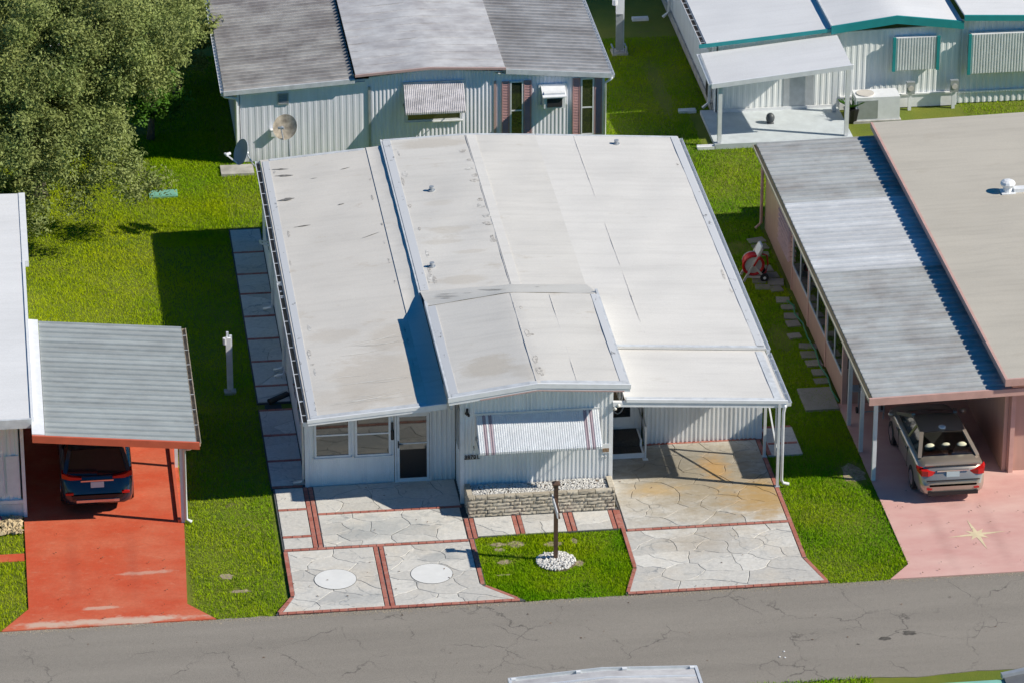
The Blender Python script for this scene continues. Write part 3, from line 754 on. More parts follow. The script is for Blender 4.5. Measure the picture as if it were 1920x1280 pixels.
def pan_mesh(L, w, mat, dirx, rise, name='roof_pan', rib=.05):
    """one roof pan: flat tray with an upstanding rib; runs along +x for L, falling/rising by 'rise'"""
    mb = MB(); pr = [(0, 0), (w*.80, 0), (w*.84, rib), (w*.94, rib), (w*.985, 0.0)]
    a = [(0, y, z) for y, z in pr]; b = [(L, y, z+rise) for y, z in pr]
    a2 = [(0, y, z-.02) for y, z in pr]; b2 = [(L, y, z-.02+rise) for y, z in pr]
    mb.grid([a, b] if False else [b, a]); mb.grid([a2, b2])
    n = len(pr)
    mb.grid([a, a2]); mb.grid([b2, b]); mb.grid([[a[0], b[0]], [a2[0], b2[0]]]); mb.grid([[b[-1], a[-1]], [b2[-1], a2[-1]]])
    return mb.mesh(name, mat)
def pan_roof(thing_, x0, x1, y0, y1, z0, z1, pitch, mats, deck=None, rib=.05):
    """roof part with one child for every pan"""
    b = MB(); b.hexa([(x0+.02,y0+.02,z0-.09),(x1-.02,y0+.02,z1-.09),(x1-.02,y1-.02,z1-.09),(x0+.02,y1-.02,z0-.09)],
                     [(x0+.02,y0+.02,z0-.035),(x1-.02,y0+.02,z1-.035),(x1-.02,y1-.02,z1-.035),(x0+.02,y1-.02,z0-.035)])
    roof = part(thing_, 'roof', b, deck or MAT['grey_al'])
    n = round((y1-y0)/pitch); w = (y1-y0)/n
    cache = {}
    for i in range(n):
        yc = y0+w*i; mt = mats(yc) if callable(mats) else mats
        if mt not in cache: cache[mt] = pan_mesh(x1-x0, w, mt, 1, z1-z0, rib=rib)
        piece(roof, 'roof_pan', cache[mt], (x0, yc, z0+random.uniform(-.003,.003)))
    return roof
def dish(name, c, aim, r, label, mat_face, mount, group='satellite dishes', rusty=False):
    c = Vector(c); aim = Vector(aim).normalized()
    t = thing(name, mount[-1], label, 'satellite dish', group)
    a = aim.cross(Vector((0,0,1))).normalized(); b_ = a.cross(aim)
    mb = MB(); rings = 6; seg = 28; rows = []
    for k in range(rings+1):
        q = r*k/rings; rows.append([c + a*(q*math.cos(2*math.pi*j/seg)) + b_*(q*1.08*math.sin(2*math.pi*j/seg)) + aim*(.22*r*(k/rings)**2) for j in range(seg+1)])
    mb.grid(rows); mb.grid([[p-aim*.015 for p in reversed(rw)] for rw in rows]); mb.grid([[p for p in rows[-1]], [p-aim*.015 for p in rows[-1]]])
    part(t, 'reflector', mb, mat_face, True)
    lo = c - b_*(r*1.0) + aim*.05; lnb = c + aim*(r*1.45) - b_*(r*.45)
    b = MB(); b.bar(c-b_*(r*.9)-aim*.05, lo, .035); b.bar(lo, lnb, .03, .045); arm = part(t, 'feed_arm', b, MAT['grey_al'] if rusty else MAT['white_al'])
    b = MB(); b.tube([lnb, lnb - aim*.12 + b_*.06], .045, 8); b.bar(lnb-a*.09, lnb+a*.09, .06, .05); part(arm, 'receiver', b, MAT['grey_al'] if rusty else MAT['white'])
    b = MB(); b.tube([c-aim*.02, c-aim*.16], .06, 8); part(t, 'bracket', b, MAT['grey_al'])
    b = MB(); b.tube([c-aim*.12] + [Vector(p) for p in mount], .024, 8); part(t, 'mast', b, MAT['grey_al'])
    return t

# ================================================================== MAIN WHITE HOME
home = thing('mobile_home', (6, 7, 0), 'large white mobile home with flat pale roofs, striped awning and open carport', 'mobile home')
ZL0, ZL1 = 2.55, 2.82
zleft = lambda x, y: ZL0 + (ZL1-ZL0)*x/3.55
def zmain(x, y=0):
    if x < 6.05: return 2.89 + .08*(x-3.55)/2.5
    if x < 8.07: return 2.97 - .12*(x-6.05)/2.02
    return 2.85 - .29*(x-8.07)/4.26
def zcan(x, y=0): return 3.33 + .28*(x-3.55)/2.22 if x < 5.77 else 3.61 - .16*(x-5.77)/2.33
YB = 16.0; YBM = 16.3; YL = -1.25; YC = -2.0; YR1, YR0 = 5.5, 3.6; YCP = -1.47

# walls
W = MAT['siding']
part(home, 'wall', ribwall((0.0, 0.0), (2.28, 0.0), (0,-1), .0, 2.50, 2.66, .05, .006), W, label='fine ribbed porch wall under the windows')
part(home, 'wall', ribwall((3.27, 0.0), (3.88, 0.0), (0,-1), .0, 2.72, 2.77, .13, .03), W)
b = MB(); b.hexa([(2.28,-.0,2.04),(3.27,-.0,2.04),(3.27,.06,2.04),(2.28,.06,2.04)], [(2.28,-.0,2.66),(3.27,-.0,2.72),(3.27,.06,2.72),(2.28,.06,2.66)]); part(home, 'lintel', b, W)
part(home, 'wall', ribwall((.0, 15.75), (0.0, .06), (-1,0), .0, 2.47, 2.47, .15, .02), W, label='shaded left side wall')
part(home, 'wall', ribwall((3.90, .0), (3.90, -1.36), (-1,0), .0, 2.95, 3.1, .15, .012), W)
b = ribwall((3.94, -1.40), (5.77, -1.40), (0,-1), .0, 3.12, 3.37, .105, .026); ribwall((5.77, -1.40), (7.72, -1.40), (0,-1), .0, 3.37, 3.24, .105, .026, mb=b)
part(home, 'wall', b, W, label='ribbed front wall behind the striped awning')
part(home, 'wall', ribwall((7.76, -1.36), (7.76, 1.70), (1,0), .0, 2.74, 2.74, .15, .02), W)
part(home, 'wall', ribwall((7.80, 1.72), (9.05, 1.72), (0,-1), .0, 2.68, 2.62, .12, .012), W)
part(home, 'wall', ribwall((9.09, 1.72), (9.09, 1.42), (-1,0), .0, 2.6, 2.6, .15, .01), W)
part(home, 'wall', ribwall((9.08, 1.38), (12.16, 1.38), (0,-1), .0, 2.62, 2.45, .118, .034), W, label='deep ribbed wall at the back of the carport')
part(home, 'wall', ribwall((12.19, 1.42), (12.19, 15.75), (1,0), .0, 2.44, 2.44, .15, .02), W)
part(home, 'wall', ribwall((12.15, 15.72), (0.04, 15.72), (0,1), .0, 2.5, 2.45, .15, .02), W)
for (x, y, z) in ((.0, 0, 2.48), (3.90, -1.40, 3.1), (7.76, -1.40, 3.2), (12.19, 1.38, 2.44)):
    b = MB(); b.box(x-.05, y-.035, .0, x+.05, y+.05, z); part(home, 'corner_post', b, MAT['white'])
# planter-side kick plate and interior blockers so that no light leaks below the roofs
b = MB(); b.box(3.52, 5.3, 2.60, 3.60, YBM-.05, 2.84); part(home, 'roof_step', b, MAT['flash'])

# left roof with cant strip beside the taller middle roof
rl = part(home, 'roof', roof_patch(-.02, 3.07, YL, YB, zleft), MAT['roof_left'], True, 'lower left roof with tan water stains')
def zcant(x, y): return zleft(3.07, y) + .02 + ((x-3.07)/.46)**2*.05
part(rl, 'cant_strip', roof_patch(3.07, 3.55, YL+.01, YB-.02, zcant, .05, .16, 1.6), MAT['roof_main'], True)
def strip(parent, x0, x1, y0, y1, zf, mat, name='flashing', th=.012, n=None):
    b = MB(); L = max(abs(x1-x0), abs(y1-y0)); n = max(2, int(L/.5)); alongy = abs(y1-y0) > abs(x1-x0)
    rows = []
    for k in range(n+1):
        t = k/n
        if alongy: y = y0+(y1-y0)*t; rows.append([(x0, y, zf(x0, y)+th), (x1, y, zf(x1, y)+th)])
        else: x = x0+(x1-x0)*t; rows.append([(x, y0, zf(x, y0)+th), (x, y1, zf(x, y1)+th)])
    if alongy: rows = [[r[0] for r in rows], [r[1] for r in rows]]; rows = list(map(list, zip(*rows)))
    b.grid(rows)
    # thickness skirt
    lo = [[(p[0], p[1], p[2]-th-.004) for p in r] for r in rows]
    a = [r[0] for r in rows]; c = [r[-1] for r in rows]; la = [r[0] for r in lo]; lc = [r[-1] for r in lo]
    b.grid([a, la]); b.grid([lc, c]); b.grid([rows[0], lo[0]]); b.grid([lo[-1], rows[-1]])
    return part(parent, name, b, mat)
mm = N('seam_tar'); f_ = mm.ramp(mm.noise(3.0, 5, .75, (1, 1, 1)), [(.54, 0), (.68, .75)])
mm.set('Base Color', mm.mix(f_, (.56, .55, .53), (.25, .245, .24))).set('Roughness', .8); MAT['seam'] = mm.mat
mm = N('flash_tarred'); f_ = mm.ramp(mm.noise(2.2, 6, .8, (1.5, .8, 1)), [(.60, 0), (.66, 1)])
mm.set('Base Color', mm.mix(f_, (.54, .56, .585), (.14, .14, .14))).set('Roughness', .6); MAT['flash_tar'] = mm.mat
strip(rl, .03, .22, YL+.22, YB-.15, zleft, MAT['flash_tar']); strip(rl, .03, 3.0, YL+.0, YL+.2, zleft, MAT['flash'], th=.014); strip(rl, .24, 3.0, YB-.14, YB-.01, zleft, MAT['flash'])
strip(rl, 3.06, 3.08, YL+.2, YB-.1, zleft, MAT['seam'], 'seam', .006)
# middle + right roof
rm = part(home, 'roof', roof_patch(3.55, 8.07, YR1-.02, YBM, zmain, step=.226), MAT['roof_main'], True, 'gently peaked middle roof with brown scuffs')
strip(rm, 3.57, 3.80, YR1+.05, YBM-.12, zmain, MAT['flash_tar'], th=.016); strip(rm, 3.6, 8.07, YBM-.1, YBM-.01, zmain, MAT['flash'])
strip(rm, 6.0, 6.02, YR1, YBM-.12, zmain, MAT['seam'], 'seam', .006); strip(rm, 6.03, 6.30, YR1, YBM-.12, zmain, MAT['roof_right'], 'patch_strip', .013)
b = MB(); b.hexa([(3.51,YR1-.1,2.78),(3.55,YR1-.1,2.78),(3.55,YBM,2.78),(3.51,YBM,2.78)], [(3.51,YR1-.1,2.902),(3.55,YR1-.1,2.902),(3.55,YBM,2.902),(3.51,YBM,2.902)]); part(rm, 'edge_lip', b, MAT['flash'])
rr_ = part(home, 'roof', roof_patch(8.07, 12.33, 1.56, YBM, zmain, step=.3), MAT['roof_right'], True, 'wide pale right roof sloping to the pink neighbour')
strip(rr_, 12.10, 12.31, 1.62, YBM-.1, zmain, MAT['flash_tar']); strip(rr_, 8.1, 12.3, YBM-.1, YBM-.01, zmain, MAT['flash']); strip(rr_, 8.15, 12.3, 1.565, 1.70, zmain, MAT['flash'])
strip(rr_, 9.20, 9.225, 1.72, YBM-.12, zmain, MAT['seam'], 'seam', .005)
# carport roof panel, a step lower
zcp = lambda x, y: zmain(x) - .075
rc = part(home, 'roof', roof_patch(8.12, 12.30, YCP, 1.58, zcp), MAT['roof_right'], True, 'front carport roof panel')
strip(rc, 12.03, 12.22, YCP+.15, 1.5, zcp, MAT['flash']); strip(rc, 8.15, 12.28, YCP+.005, YCP+.14, zcp, MAT['flash'], th=.014)
# raised roof over the front room: ramp then canopy
b = MB(); nx = 20; rows = []
for j in range(7):
    t = j/6; y = YR1 + (YR0-YR1)*t; rows.append([(3.55+(8.1-3.55)*i/nx, y, zmain(3.55+(8.07-3.55)*i/nx)*(1-t)+zcan(3.55+(8.1-3.55)*i/nx)*t + .012 + wob(i*.4, y)*.8) for i in range(nx+1)])
b.grid([list(reversed(r)) for r in rows])
rcan = part(home, 'roof', roof_patch(3.55, 8.10, YC, YR0+.005, lambda x, y: zcan(x), step=.2275), MAT['roof_canopy'], True, 'raised roof over the front room')
part(rcan, 'ramp', b, MAT['roof_canopy'], True)
strip(rcan, 3.56, 3.76, YC+.2, YR0-.05, lambda x, y: zcan(x), MAT['flash_tar'], th=.016); strip(rcan, 7.92, 8.09, YC+.2, YR0-.05, lambda x, y: zcan(x), MAT['flash_tar'], th=.016); strip(rcan, 3.58, 8.08, YC+.01, YC+.19, lambda x, y: zcan(x), MAT['flash'], th=.016)
strip(rcan, 5.755, 5.785, YC+.2, YR0-.05, lambda x, y: zcan(x), MAT['seam'], 'seam', .006); strip(rcan, 6.80, 6.82, YC+.2, YR0-.1, lambda x, y: zcan(x), MAT['seam'], 'seam', .005)
# canopy side walls
b = MB()
b.add([(3.66,YR1-.1,2.7),(3.66,YC+.62,2.7),(3.66,YC+.62,3.30),(3.66,YR0,3.30),(3.66,YR1-.1,2.85)], [(0,1,2,3,4)]); b.add([(3.60,YR1-.1,2.7),(3.60,YC+.62,2.7),(3.60,YC+.62,3.30),(3.60,YR0,3.30),(3.60,YR1-.1,2.85)], [(4,3,2,1,0)])
b.add([(3.60,YC+.62,2.7),(3.66,YC+.62,2.7),(3.66,YC+.62,3.3),(3.60,YC+.62,3.3)], [(0,1,2,3)])
part(rcan, 'side_wall', b, MAT['flash'])
b = MB(); b.add([(8.06,YR1-.1,2.6),(8.06,YC+.62,2.6),(8.06,YC+.62,3.42),(8.06,YR0,3.42),(8.06,YR1-.1,2.82)], [(4,3,2,1,0)]); b.add([(8.0,YR1-.1,2.6),(8.0,YC+.62,2.6),(8.0,YC+.62,3.42),(8.0,YR0,3.42),(8.0,YR1-.1,2.82)], [(0,1,2,3,4)])
part(rcan, 'side_wall', b, MAT['siding'])
for xa, xb, ya, yb, za, zb in ((3.50, 3.57, YC, YR0+.3, 3.19, 3.345), (8.085, 8.15, YC, YR0+.3, 3.30, 3.46)):
    b = MB(); b.box(xa, ya, za, xb, yb, zb); part(rcan, 'edge_trim', b, MAT['flash'])
def slope_box(mb, x0, x1, y0, y1, za, zb, lo, hi): mb.hexa([(x0,y0,za+lo),(x1,y0,zb+lo),(x1,y1,zb+lo),(x0,y1,za+lo)], [(x0,y0,za+hi),(x1,y0,zb+hi),(x1,y1,zb+hi),(x0,y1,za+hi)])
# fascias
b = MB(); slope_box(b, 3.48, 5.77, YC-.05, YC-.001, zcan(3.5), zcan(5.77), -.10, .025); slope_box(b, 5.77, 8.17, YC-.05, YC-.001, zcan(5.77), zcan(8.17), -.10, .025)
slope_box(b, 3.50, 5.77, YC-.035, YC+.002, zcan(3.5), zcan(5.77), -.185, -.10); slope_box(b, 5.77, 8.15, YC-.035, YC+.002, zcan(5.77), zcan(8.15), -.185, -.10); part(rcan, 'fascia', b, MAT['white'])
b = MB(); slope_box(b, 3.52, 5.77, YC+.01, YC+.62, zcan(3.55), zcan(5.77), -.20, -.175); slope_box(b, 5.77, 8.12, YC+.01, YC+.62, zcan(5.77), zcan(8.1), -.20, -.175); part(rcan, 'soffit', b, MAT['white'])
b = MB(); slope_box(b, 4.3, 5.77, YC-.043, YC-.036, zcan(4.3), zcan(5.77), -.19, -.155); slope_box(b, 5.77, 8.0, YC-.043, YC-.036, zcan(5.77), zcan(8.0), -.19, -.155); part(rcan, 'trim_stripe', b, MAT['pinktrim'])
b = MB(); slope_box(b, -.06, 3.52, YL-.05, YL-.001, zleft(0,0), zleft(3.52,0), -.065, .025); slope_box(b, -.04, 3.52, YL-.035, YL+.002, zleft(0,0), zleft(3.52,0), -.14, -.065); part(rl, 'fascia', b, MAT['white'])
b = MB(); slope_box(b, 0, 3.52, YL+.01, -.01, zleft(0,0), zleft(3.52,0), -.15, -.125); part(rl, 'soffit', b, MAT['white'])
b = MB(); slope_box(b, 8.14, 12.36, YCP-.05, YCP-.001, zcp(8.14,0), zcp(12.36,0), -.06, .022); slope_box(b, 7.80, 12.34, YCP-.02, YCP+.10, zcp(8.0,0), zcp(12.34,0), -.19, -.062); part(rc, 'fascia', b, MAT['white'])
b = MB(); slope_box(b, 8.14, 12.28, YCP+.1, 1.36, zcp(8.14,0), zcp(12.28,0), -.11, -.09); part(rc, 'soffit', b, MAT['white'])
# gutters and downspouts
gutter(home, (-.035, YL+.0, ZL0-.05), (-.035, 7.4, ZL0-.05), .14, .11, 1, hang=.82); gutter(home, (-.035, 7.44, ZL0-.030), (-.035, YB, ZL0-.030), .13, .10, 1, hang=.82)
gutter(home, (12.345, 16.25, zmain(12.33)-.05), (12.345, 1.58, zmain(12.33)-.05), .10, .10, 1); gutter(home, (12.345, 1.54, zcp(12.3,0)-.06), (12.345, YCP, zcp(12.3,0)-.06), .11, .10, 1, hang=.7)
for y in (.12, 6.6, 7.0, 11.0): downspout(home, -.075, y, 2.44, (-1,0))
b = MB(); b.box(-.165, YL+.02, ZL0-.148, -.05, 7.38, ZL0-.125); b.box(-.155, 7.46, ZL0-.118, -.05, YB-.02, ZL0-.10); part(home, 'gutter_shade_strip', b, MAT['darkmortar'])  # dark strips on the trough floor, painted shade that darkens the left gutter
for y in (5.9, 10.6): downspout(home, 12.27, y, 2.45, (1,0))
# carport posts: two pairs of tubes with brace, and the front downspout
for (x, y, zt) in ((12.14, -1.50, 2.42), (12.11, .24, 2.44)):
    b = MB(); b.box(x-.035, y-.035, .03, x+.035, y+.035, zt); ps = part(home, 'post', b, MAT['white_al'])
    b = MB(); b.box(x-.07, y-.06, .03, x+.07, y+.06, .055); part(ps, 'base_plate', b, MAT['grey_al'])
b = MB(); b.box(12.06, -1.43, .9, 12.10, -1.39, 2.42); part(home, 'post', b, MAT['white_al'])
b = MB(); b.bar((12.11, .2, 2.0), (12.11, -1.5, 1.05), .04); part(home, 'brace', b, MAT['white_al'])
downspout(home, 12.25, -1.50, 2.38, (1,0), kick=.2)
# front windows, door
window_f(home, .20, 1.14, .86, 2.02, -.012, 1.50, .055, .05); window_f(home, 1.26, 2.19, .84, 2.02, -.012, 1.48, .055, .05)
b = MB(); frame4(b, 2.29, 3.26, .02, 2.04, -.005, .05, .045); part(home, 'door_frame', b, MAT['white'])
b = MB(); frame4(b, 2.35, 3.20, .06, 1.98, .0, .07, .035); b.box(2.42, -.032, 1.12, 3.13, -.004, 1.15); door = part(home, 'storm_door', b, MAT['white'])
b = MB(); b.box(2.42, -.018, 1.15, 3.13, -.006, 1.91); part(door, 'pane', b, MAT['glass'])
b = MB(); b.box(2.42, -.018, .96, 3.13, -.006, 1.12); part(door, 'pane', b, MAT['glass'])
b = MB(); b.box(2.42, -.018, .13, 3.13, -.006, .96); part(door, 'screen_panel', b, MAT['black'])
b = MB(); b.box(2.375, -.06, 1.03, 2.405, -.035, 1.22); b.bar((2.39,-.055,1.13), (2.50,-.055,1.12), .02); part(door, 'handle', b, MAT['black'])
b = MB(); b.tube([(2.235,-.035,1.28),(2.235,-.035,1.52),(2.235,-.035,1.60),(2.235,-.035,1.78)], [.045,.045,.018,.016], 8); b.box(2.21,-.03,1.3,2.26,-.008,1.75)
single('bottle_thermometer', b, MAT['black'], 'black bottle shaped ornament on the wall beside the storm door', 'ornament', base=(2.235, 0, 1.28))
# narrow side window of the front room
b = MB(); b.box(3.862, -1.02, 1.30, 3.878, -.30, 2.5); sw = part(home, 'window', b, MAT['white']); b = MB(); b.box(3.852, -.96, 1.36, 3.866, -.36, 2.44); part(sw, 'pane', b, MAT['carglass'])
# striped awning
awning(home, 4.25, 7.42, -1.435, 2.53, -2.20, 1.88, [MAT['white_al'], MAT['rose']], ((4.45,.045),(4.61,.045),(7.06,.045),(7.21,.045)))
window_f(home, 4.5, 7.2, 1.86, 2.4, -1.43, None, .05, .03)
# house number
tc = bpy.data.curves.new('house_number', 'FONT'); tc.body = '38701'; tc.size = .145; tc.extrude = .006; tc.space_character = 1.06; tc.offset = .004
to = bpy.data.objects.new('house_number_curve', tc); COL.objects.link(to); bpy.context.view_layer.update()
me = bpy.data.meshes.new_from_object(to.evaluated_get(bpy.context.evaluated_depsgraph_get())); bpy.data.objects.remove(to)
me.name = 'house_number'; me.materials.clear(); me.materials.append(MAT['black'])
hn = piece(home, 'house_number', me, (3.955, -1.447, 1.305), rot=(R(90), 0, 0)); hn['label'] = 'black house number 38701'
b = MB(); b.box(3.95, -1.442, 1.285, 4.36, -1.434, 1.298); part(home, 'number_rail', b, MAT['black'])
# wall lights
b = MB(); b.box(4.0,-1.47,2.56,4.06,-1.425,2.74); b.tube([(4.03,-1.46,2.64),(4.06,-1.58,2.60)], .035, 8); b.tube([(4.03,-1.46,2.68),(3.98,-1.57,2.66)], .03, 8); part(home, 'wall_light', b, MAT['black'])
b = MB(); b.box(7.80,-1.42,2.60,7.88,-1.36,2.68); lt = part(home, 'wall_light', b, MAT['brass'])
for dx, dz in ((.0,-.06),(.09,.02)):
    b = MB(); b.sphere((7.85+dx,-1.49,2.60+dz), .05, 10, 6); part(lt, 'bulb', b, MAT['bulb'], True)
b = MB(); b.box(7.52,-1.452,1.26,7.73,-1.43,1.52); pl = part(home, 'plaque', b, MAT['white'], label='small white plaque at the wall corner'); b = MB(); b.box(7.54,-1.458,1.29,7.71,-1.452,1.40); part(pl, 'picture', b, MAT['plaque'])
b = MB(); b.tube([(7.53,-1.45,1.20),(7.57,-1.455,1.16),(7.61,-1.45,1.19),(7.65,-1.455,1.14),(7.60,-1.45,1.10)], .012, 6); part(home, 'scroll_ornament', b, MAT['grey_al'])
b = MB(); b.tube([(4.20,-1.43,1.66),(4.20,-1.50,1.62),(4.2,-1.47,1.56)], .012, 6); part(home, 'hook', b, MAT['black'])
# carport door with oval light, stoop, rail
b = MB(); frame4(b, 7.92, 8.86, .38, 2.45, 1.70, .06, .04); part(home, 'door_frame', b, MAT['white'])
b = MB(); b.box(7.98, 1.675, .40, 8.80, 1.70, 2.40); d2 = part(home, 'door', b, MAT['white']); b = MB(); b.box(8.06, 1.664, .72, 8.74, 1.674, 2.3); dp = part(d2, 'pane', b, MAT['carglass'])
b = MB(); b.tube([(8.40+.2*math.cos(t*math.pi/12), 1.66, 1.35+.52*math.sin(t*math.pi/12)) for t in range(25)], .02, 6); part(d2, 'oval_trim', b, MAT['grey_al'])
b = MB(); b.box(7.82, .58, .02, 8.96, 1.02, .17); b.box(7.82, 1.0, .02, 8.96, 1.66, .35); stoop = part(home, 'stoop', b, MAT['white'])
b = MB(); b.box(7.84, .60, .172, 8.90, 1.0, .186); part(stoop, 'carpet', b, MAT['carpet']); b = MB(); b.box(7.84, .975, .187, 8.90, 1.0-.002, .352); b.box(7.84, .975, .353, 8.90, 1.66, .368); part(stoop, 'carpet', b, MAT['carpet'])
b = MB(); b.tube([(8.97,.46,.03),(8.97,.46,1.0)], .028, 8); b.box(8.9,.40,.03,9.04,.52,.05); part(stoop, 'rail_post', b, MAT['white_al'])
for z in (.0, -.42):
    b = MB(); b.tube([(8.97,.46,.96+z),(8.97,1.05,1.30+z),(8.97,1.66,1.36+z)], .02, 6); part(stoop, 'handrail', b, MAT['grey_al'])
# vent pipes, wall bracket
for (x, y) in ((4.60, 12.3), (4.05, 7.08), (10.40, 15.62)):
    b = MB(); z = zmain(x); b.tube([(x,y,z-.02),(x,y,z+.10)], .05, 10); b.tube([(x,y,z+.08),(x,y,z+.13)], .07, 10); b.tube([(x,y,z-.01),(x,y,z+.025)], .10, 12); part(home, 'vent_pipe', b, MAT['grey_al'])
b = MB(); b.tube([(-.03,11.6,1.75),(-.35,11.5,1.9),(-.33,12.1,1.72),(-.03,12.2,1.6)], .03, 6); b.box(-.06,11.4,1.5,-.02,12.3,1.6); part(home, 'wall_bracket', b, MAT['white_al'])
for (y0, y1) in ((1.3, 2.3), (2.9, 3.9), (12.6, 13.8)):
    b = MB(); b.box(-.05, y0, 1.1, -.024, y1, 2.2); wn2 = part(home, 'window', b, MAT['white']); b = MB(); b.box(-.058, y0+.06, 1.16, -.048, y1-.06, 2.14); part(wn2, 'pane', b, MAT['glass'])
# mildew streaks on the raised roof ramp and brush marks on the roofs
def streak(parent, x0, y0, x1, y1, w, zf, seed, dz=.03, mat=None, name='mildew_streak', bow=0.0):
    r = random.Random(seed); n = 8; a = []; c = []
    d = Vector((x1-x0, y1-y0)); nn = Vector((-d.y, d.x)).normalized()
    for k in range(n+1):
        t = k/n; ww = w*math.sin(math.pi*min(.97, max(.03, t)))*r.uniform(.5, 1.2)
        q = bow*math.sin(math.pi*t*1.3); a.append((x0+d.x*t+nn.x*(ww+q), y0+d.y*t+nn.y*(ww+q))); c.append((x0+d.x*t-nn.x*(ww-q), y0+d.y*t-nn.y*(ww-q)))
    b = MB(); b.grid([[(p[0], p[1], zf(*p)+dz) for p in c], [(p[0], p[1], zf(*p)+dz) for p in a]]); return part(parent, name, b, mat or MAT['mildew'])
MAT['mildew'] = plain('mildew', (.20, .195, .185), .9, 0, .7, 14)
def zramp(x, y):
    t = min(1, max(0, (YR1-y)/(YR1-YR0))); return zmain(x)*(1-t)+zcan(x)*t
for i, (x0, y0, x1, y1, w) in enumerate(((5.05,4.95,5.75,4.25,.05),(3.85,4.7,4.5,4.2,.03),(3.85,4.5,4.3,4.05,.025),(3.9,4.9,4.5,4.65,.025),(4.6,4.6,4.85,4.45,.02),(6.6,4.85,6.72,4.7,.02))): streak(rcan, x0, y0, x1, y1, w, zramp, i, .03)
for i, (x0, y0, x1, y1, w) in enumerate(((.25,15.2,.75,15.1,.04),(.3,14.7,.85,14.6,.06),(.25,12.9,.75,12.95,.09),(.55,10.9,1.05,10.95,.035),(2.2,14.6,2.5,14.7,.03),(1.3,14.2,1.5,14.2,.02),(1.9,12.1,2.1,12.15,.03),(2.35,9.6,2.9,9.9,.02))):
    streak(rl, x0, y0, x1, y1, w, zleft, 40+i, .013)
MAT['runoff'] = plain('chalky_runoff', (.64, .625, .585), .8, 0, .15, 9)
rk = random.Random(23)
for i in range(16):
    x0 = rk.uniform(.5, 1.6); y0 = rk.uniform(-.9, 3.0); L_ = rk.uniform(1.0, 2.4); streak(rl, x0, y0, min(3.0, x0+L_), y0+rk.uniform(-.15, .5), rk.uniform(.010, .022), lambda x, y: zleft(x, y)+wob(x, y), 80+i, .007, MAT['runoff'], 'runoff_streak', rk.uniform(-.15, .15))

# blobs of sealant along the edges, seams and round the vents
MAT['sealant'] = plain('sealant', (.60, .59, .56), .7, 0, .5, 10); MAT['sealant_d'] = plain('old_sealant', (.53, .51, .475), .8, 0, .6, 12)
rs = random.Random(17)
def sealant(parent, x, y, rx_, ry_, zf, dark):
    b = MB(); pl_ = blot(x, y, rx_, ry_, rs.randrange(9999), 12); b.add([(p[0], p[1], zf(p[0], p[1])+wob(p[0], p[1])+.005) for p in pl_], [tuple(range(12))]); part(parent, 'sealant_patch', b, MAT['sealant_d'] if dark else MAT['sealant'])
for k in range(14): sealant(rm, 3.86+rs.uniform(0,.18), rs.uniform(5.6,15.6), rs.uniform(.02,.07), rs.uniform(.05,.35), lambda x, y: zmain(x), rs.random() < .5)
for k in range(16): sealant(rm, 6.0-rs.uniform(.05,.2), rs.uniform(5.6,15.4), rs.uniform(.05,.13), rs.uniform(.06,.16), lambda x, y: zmain(x), rs.random() < .7)
for k in range(9): sealant(rcan, 5.85+rs.uniform(0,.14), rs.uniform(-1.6,3.3), rs.uniform(.03,.08), rs.uniform(.08,.25), lambda x, y: zcan(x), True)
for k in range(6): sealant(rr_, 12.05-rs.uniform(0,.12), rs.uniform(2,15.5), rs.uniform(.015,.035), rs.uniform(.05,.4), lambda x, y: zmain(x), True)
for k in range(8): sealant(rl, .27+rs.uniform(0,.2), rs.uniform(-.8,15.6), rs.uniform(.02,.06), rs.uniform(.03,.3), zleft, rs.random() < .6)
for k in range(10): sealant(rl, 3.0-rs.uniform(0,.1), 1+k*1.4+rs.uniform(-.5,.5), rs.uniform(.02,.04), rs.uniform(.08,.3), zleft, True)

# ------------------------------------------------------------------ satellite dishes
dish('satellite_dish', (.75, 16.2, 3.45), (-.25, -.75, .62), .36, 'rust stained satellite dish on a mast behind the roof of the white home', MAT['rust'], [(.85, 16.28, 3.05), (.86, 16.28, 1.9)], rusty=True)
dish('satellite_dish', (-.50, 16.25, 2.72), (-.80, -.35, .35), .36, 'dark shaded satellite dish leaning out beyond the rear left roof corner', plain('dish_grey', (.28, .33, .38), .5), [(-.22, 16.2, 2.35), (-.02, 16.0, 2.2)])

# ------------------------------------------------------------------ stone planter
planter = thing('stone_planter', (5.85, -1.85, 0), 'raised split face stone planter filled with white stones below the striped awning', 'planter')
b = MB(); b.box(3.99,-2.21,.017,7.73,-2.11,.575); b.box(3.99,-2.10,.017,4.09,-1.46,.575); b.box(7.63,-2.10,.017,7.73,-1.46,.575); part(planter, 'core', b, MAT['darkmortar'])
def split_brick(l, seed):
    r = random.Random(seed); mb = MB(); h = .086; d = .13; nx = 7; nz = 3
    F0 = [[(-l/2+l*i/nx, -d/2-(0 if i in (0, nx) or j in (0, nz) else r.uniform(.0, .03)), -h/2+h*j/nz) for i in range(nx+1)] for j in range(nz+1)]
    mb.grid(F0); B = [[(p[0], d/2, p[2]) for p in row] for row in F0]; mb.grid([list(reversed(row)) for row in B])
    mb.grid([F0[-1], B[-1]]); mb.grid([B[0], F0[0]]); mb.grid([[row[0] for row in B], [row[0] for row in F0]]); mb.grid([[row[-1] for row in F0], [row[-1] for row in B]])
    return mb.mesh('stone_block', MAT['stonebrick'])
SB = {L: [split_brick(L, int(L*100)+k) for k in range(4)] for L in (.44, .30, .20)}
rb = random.Random(3)
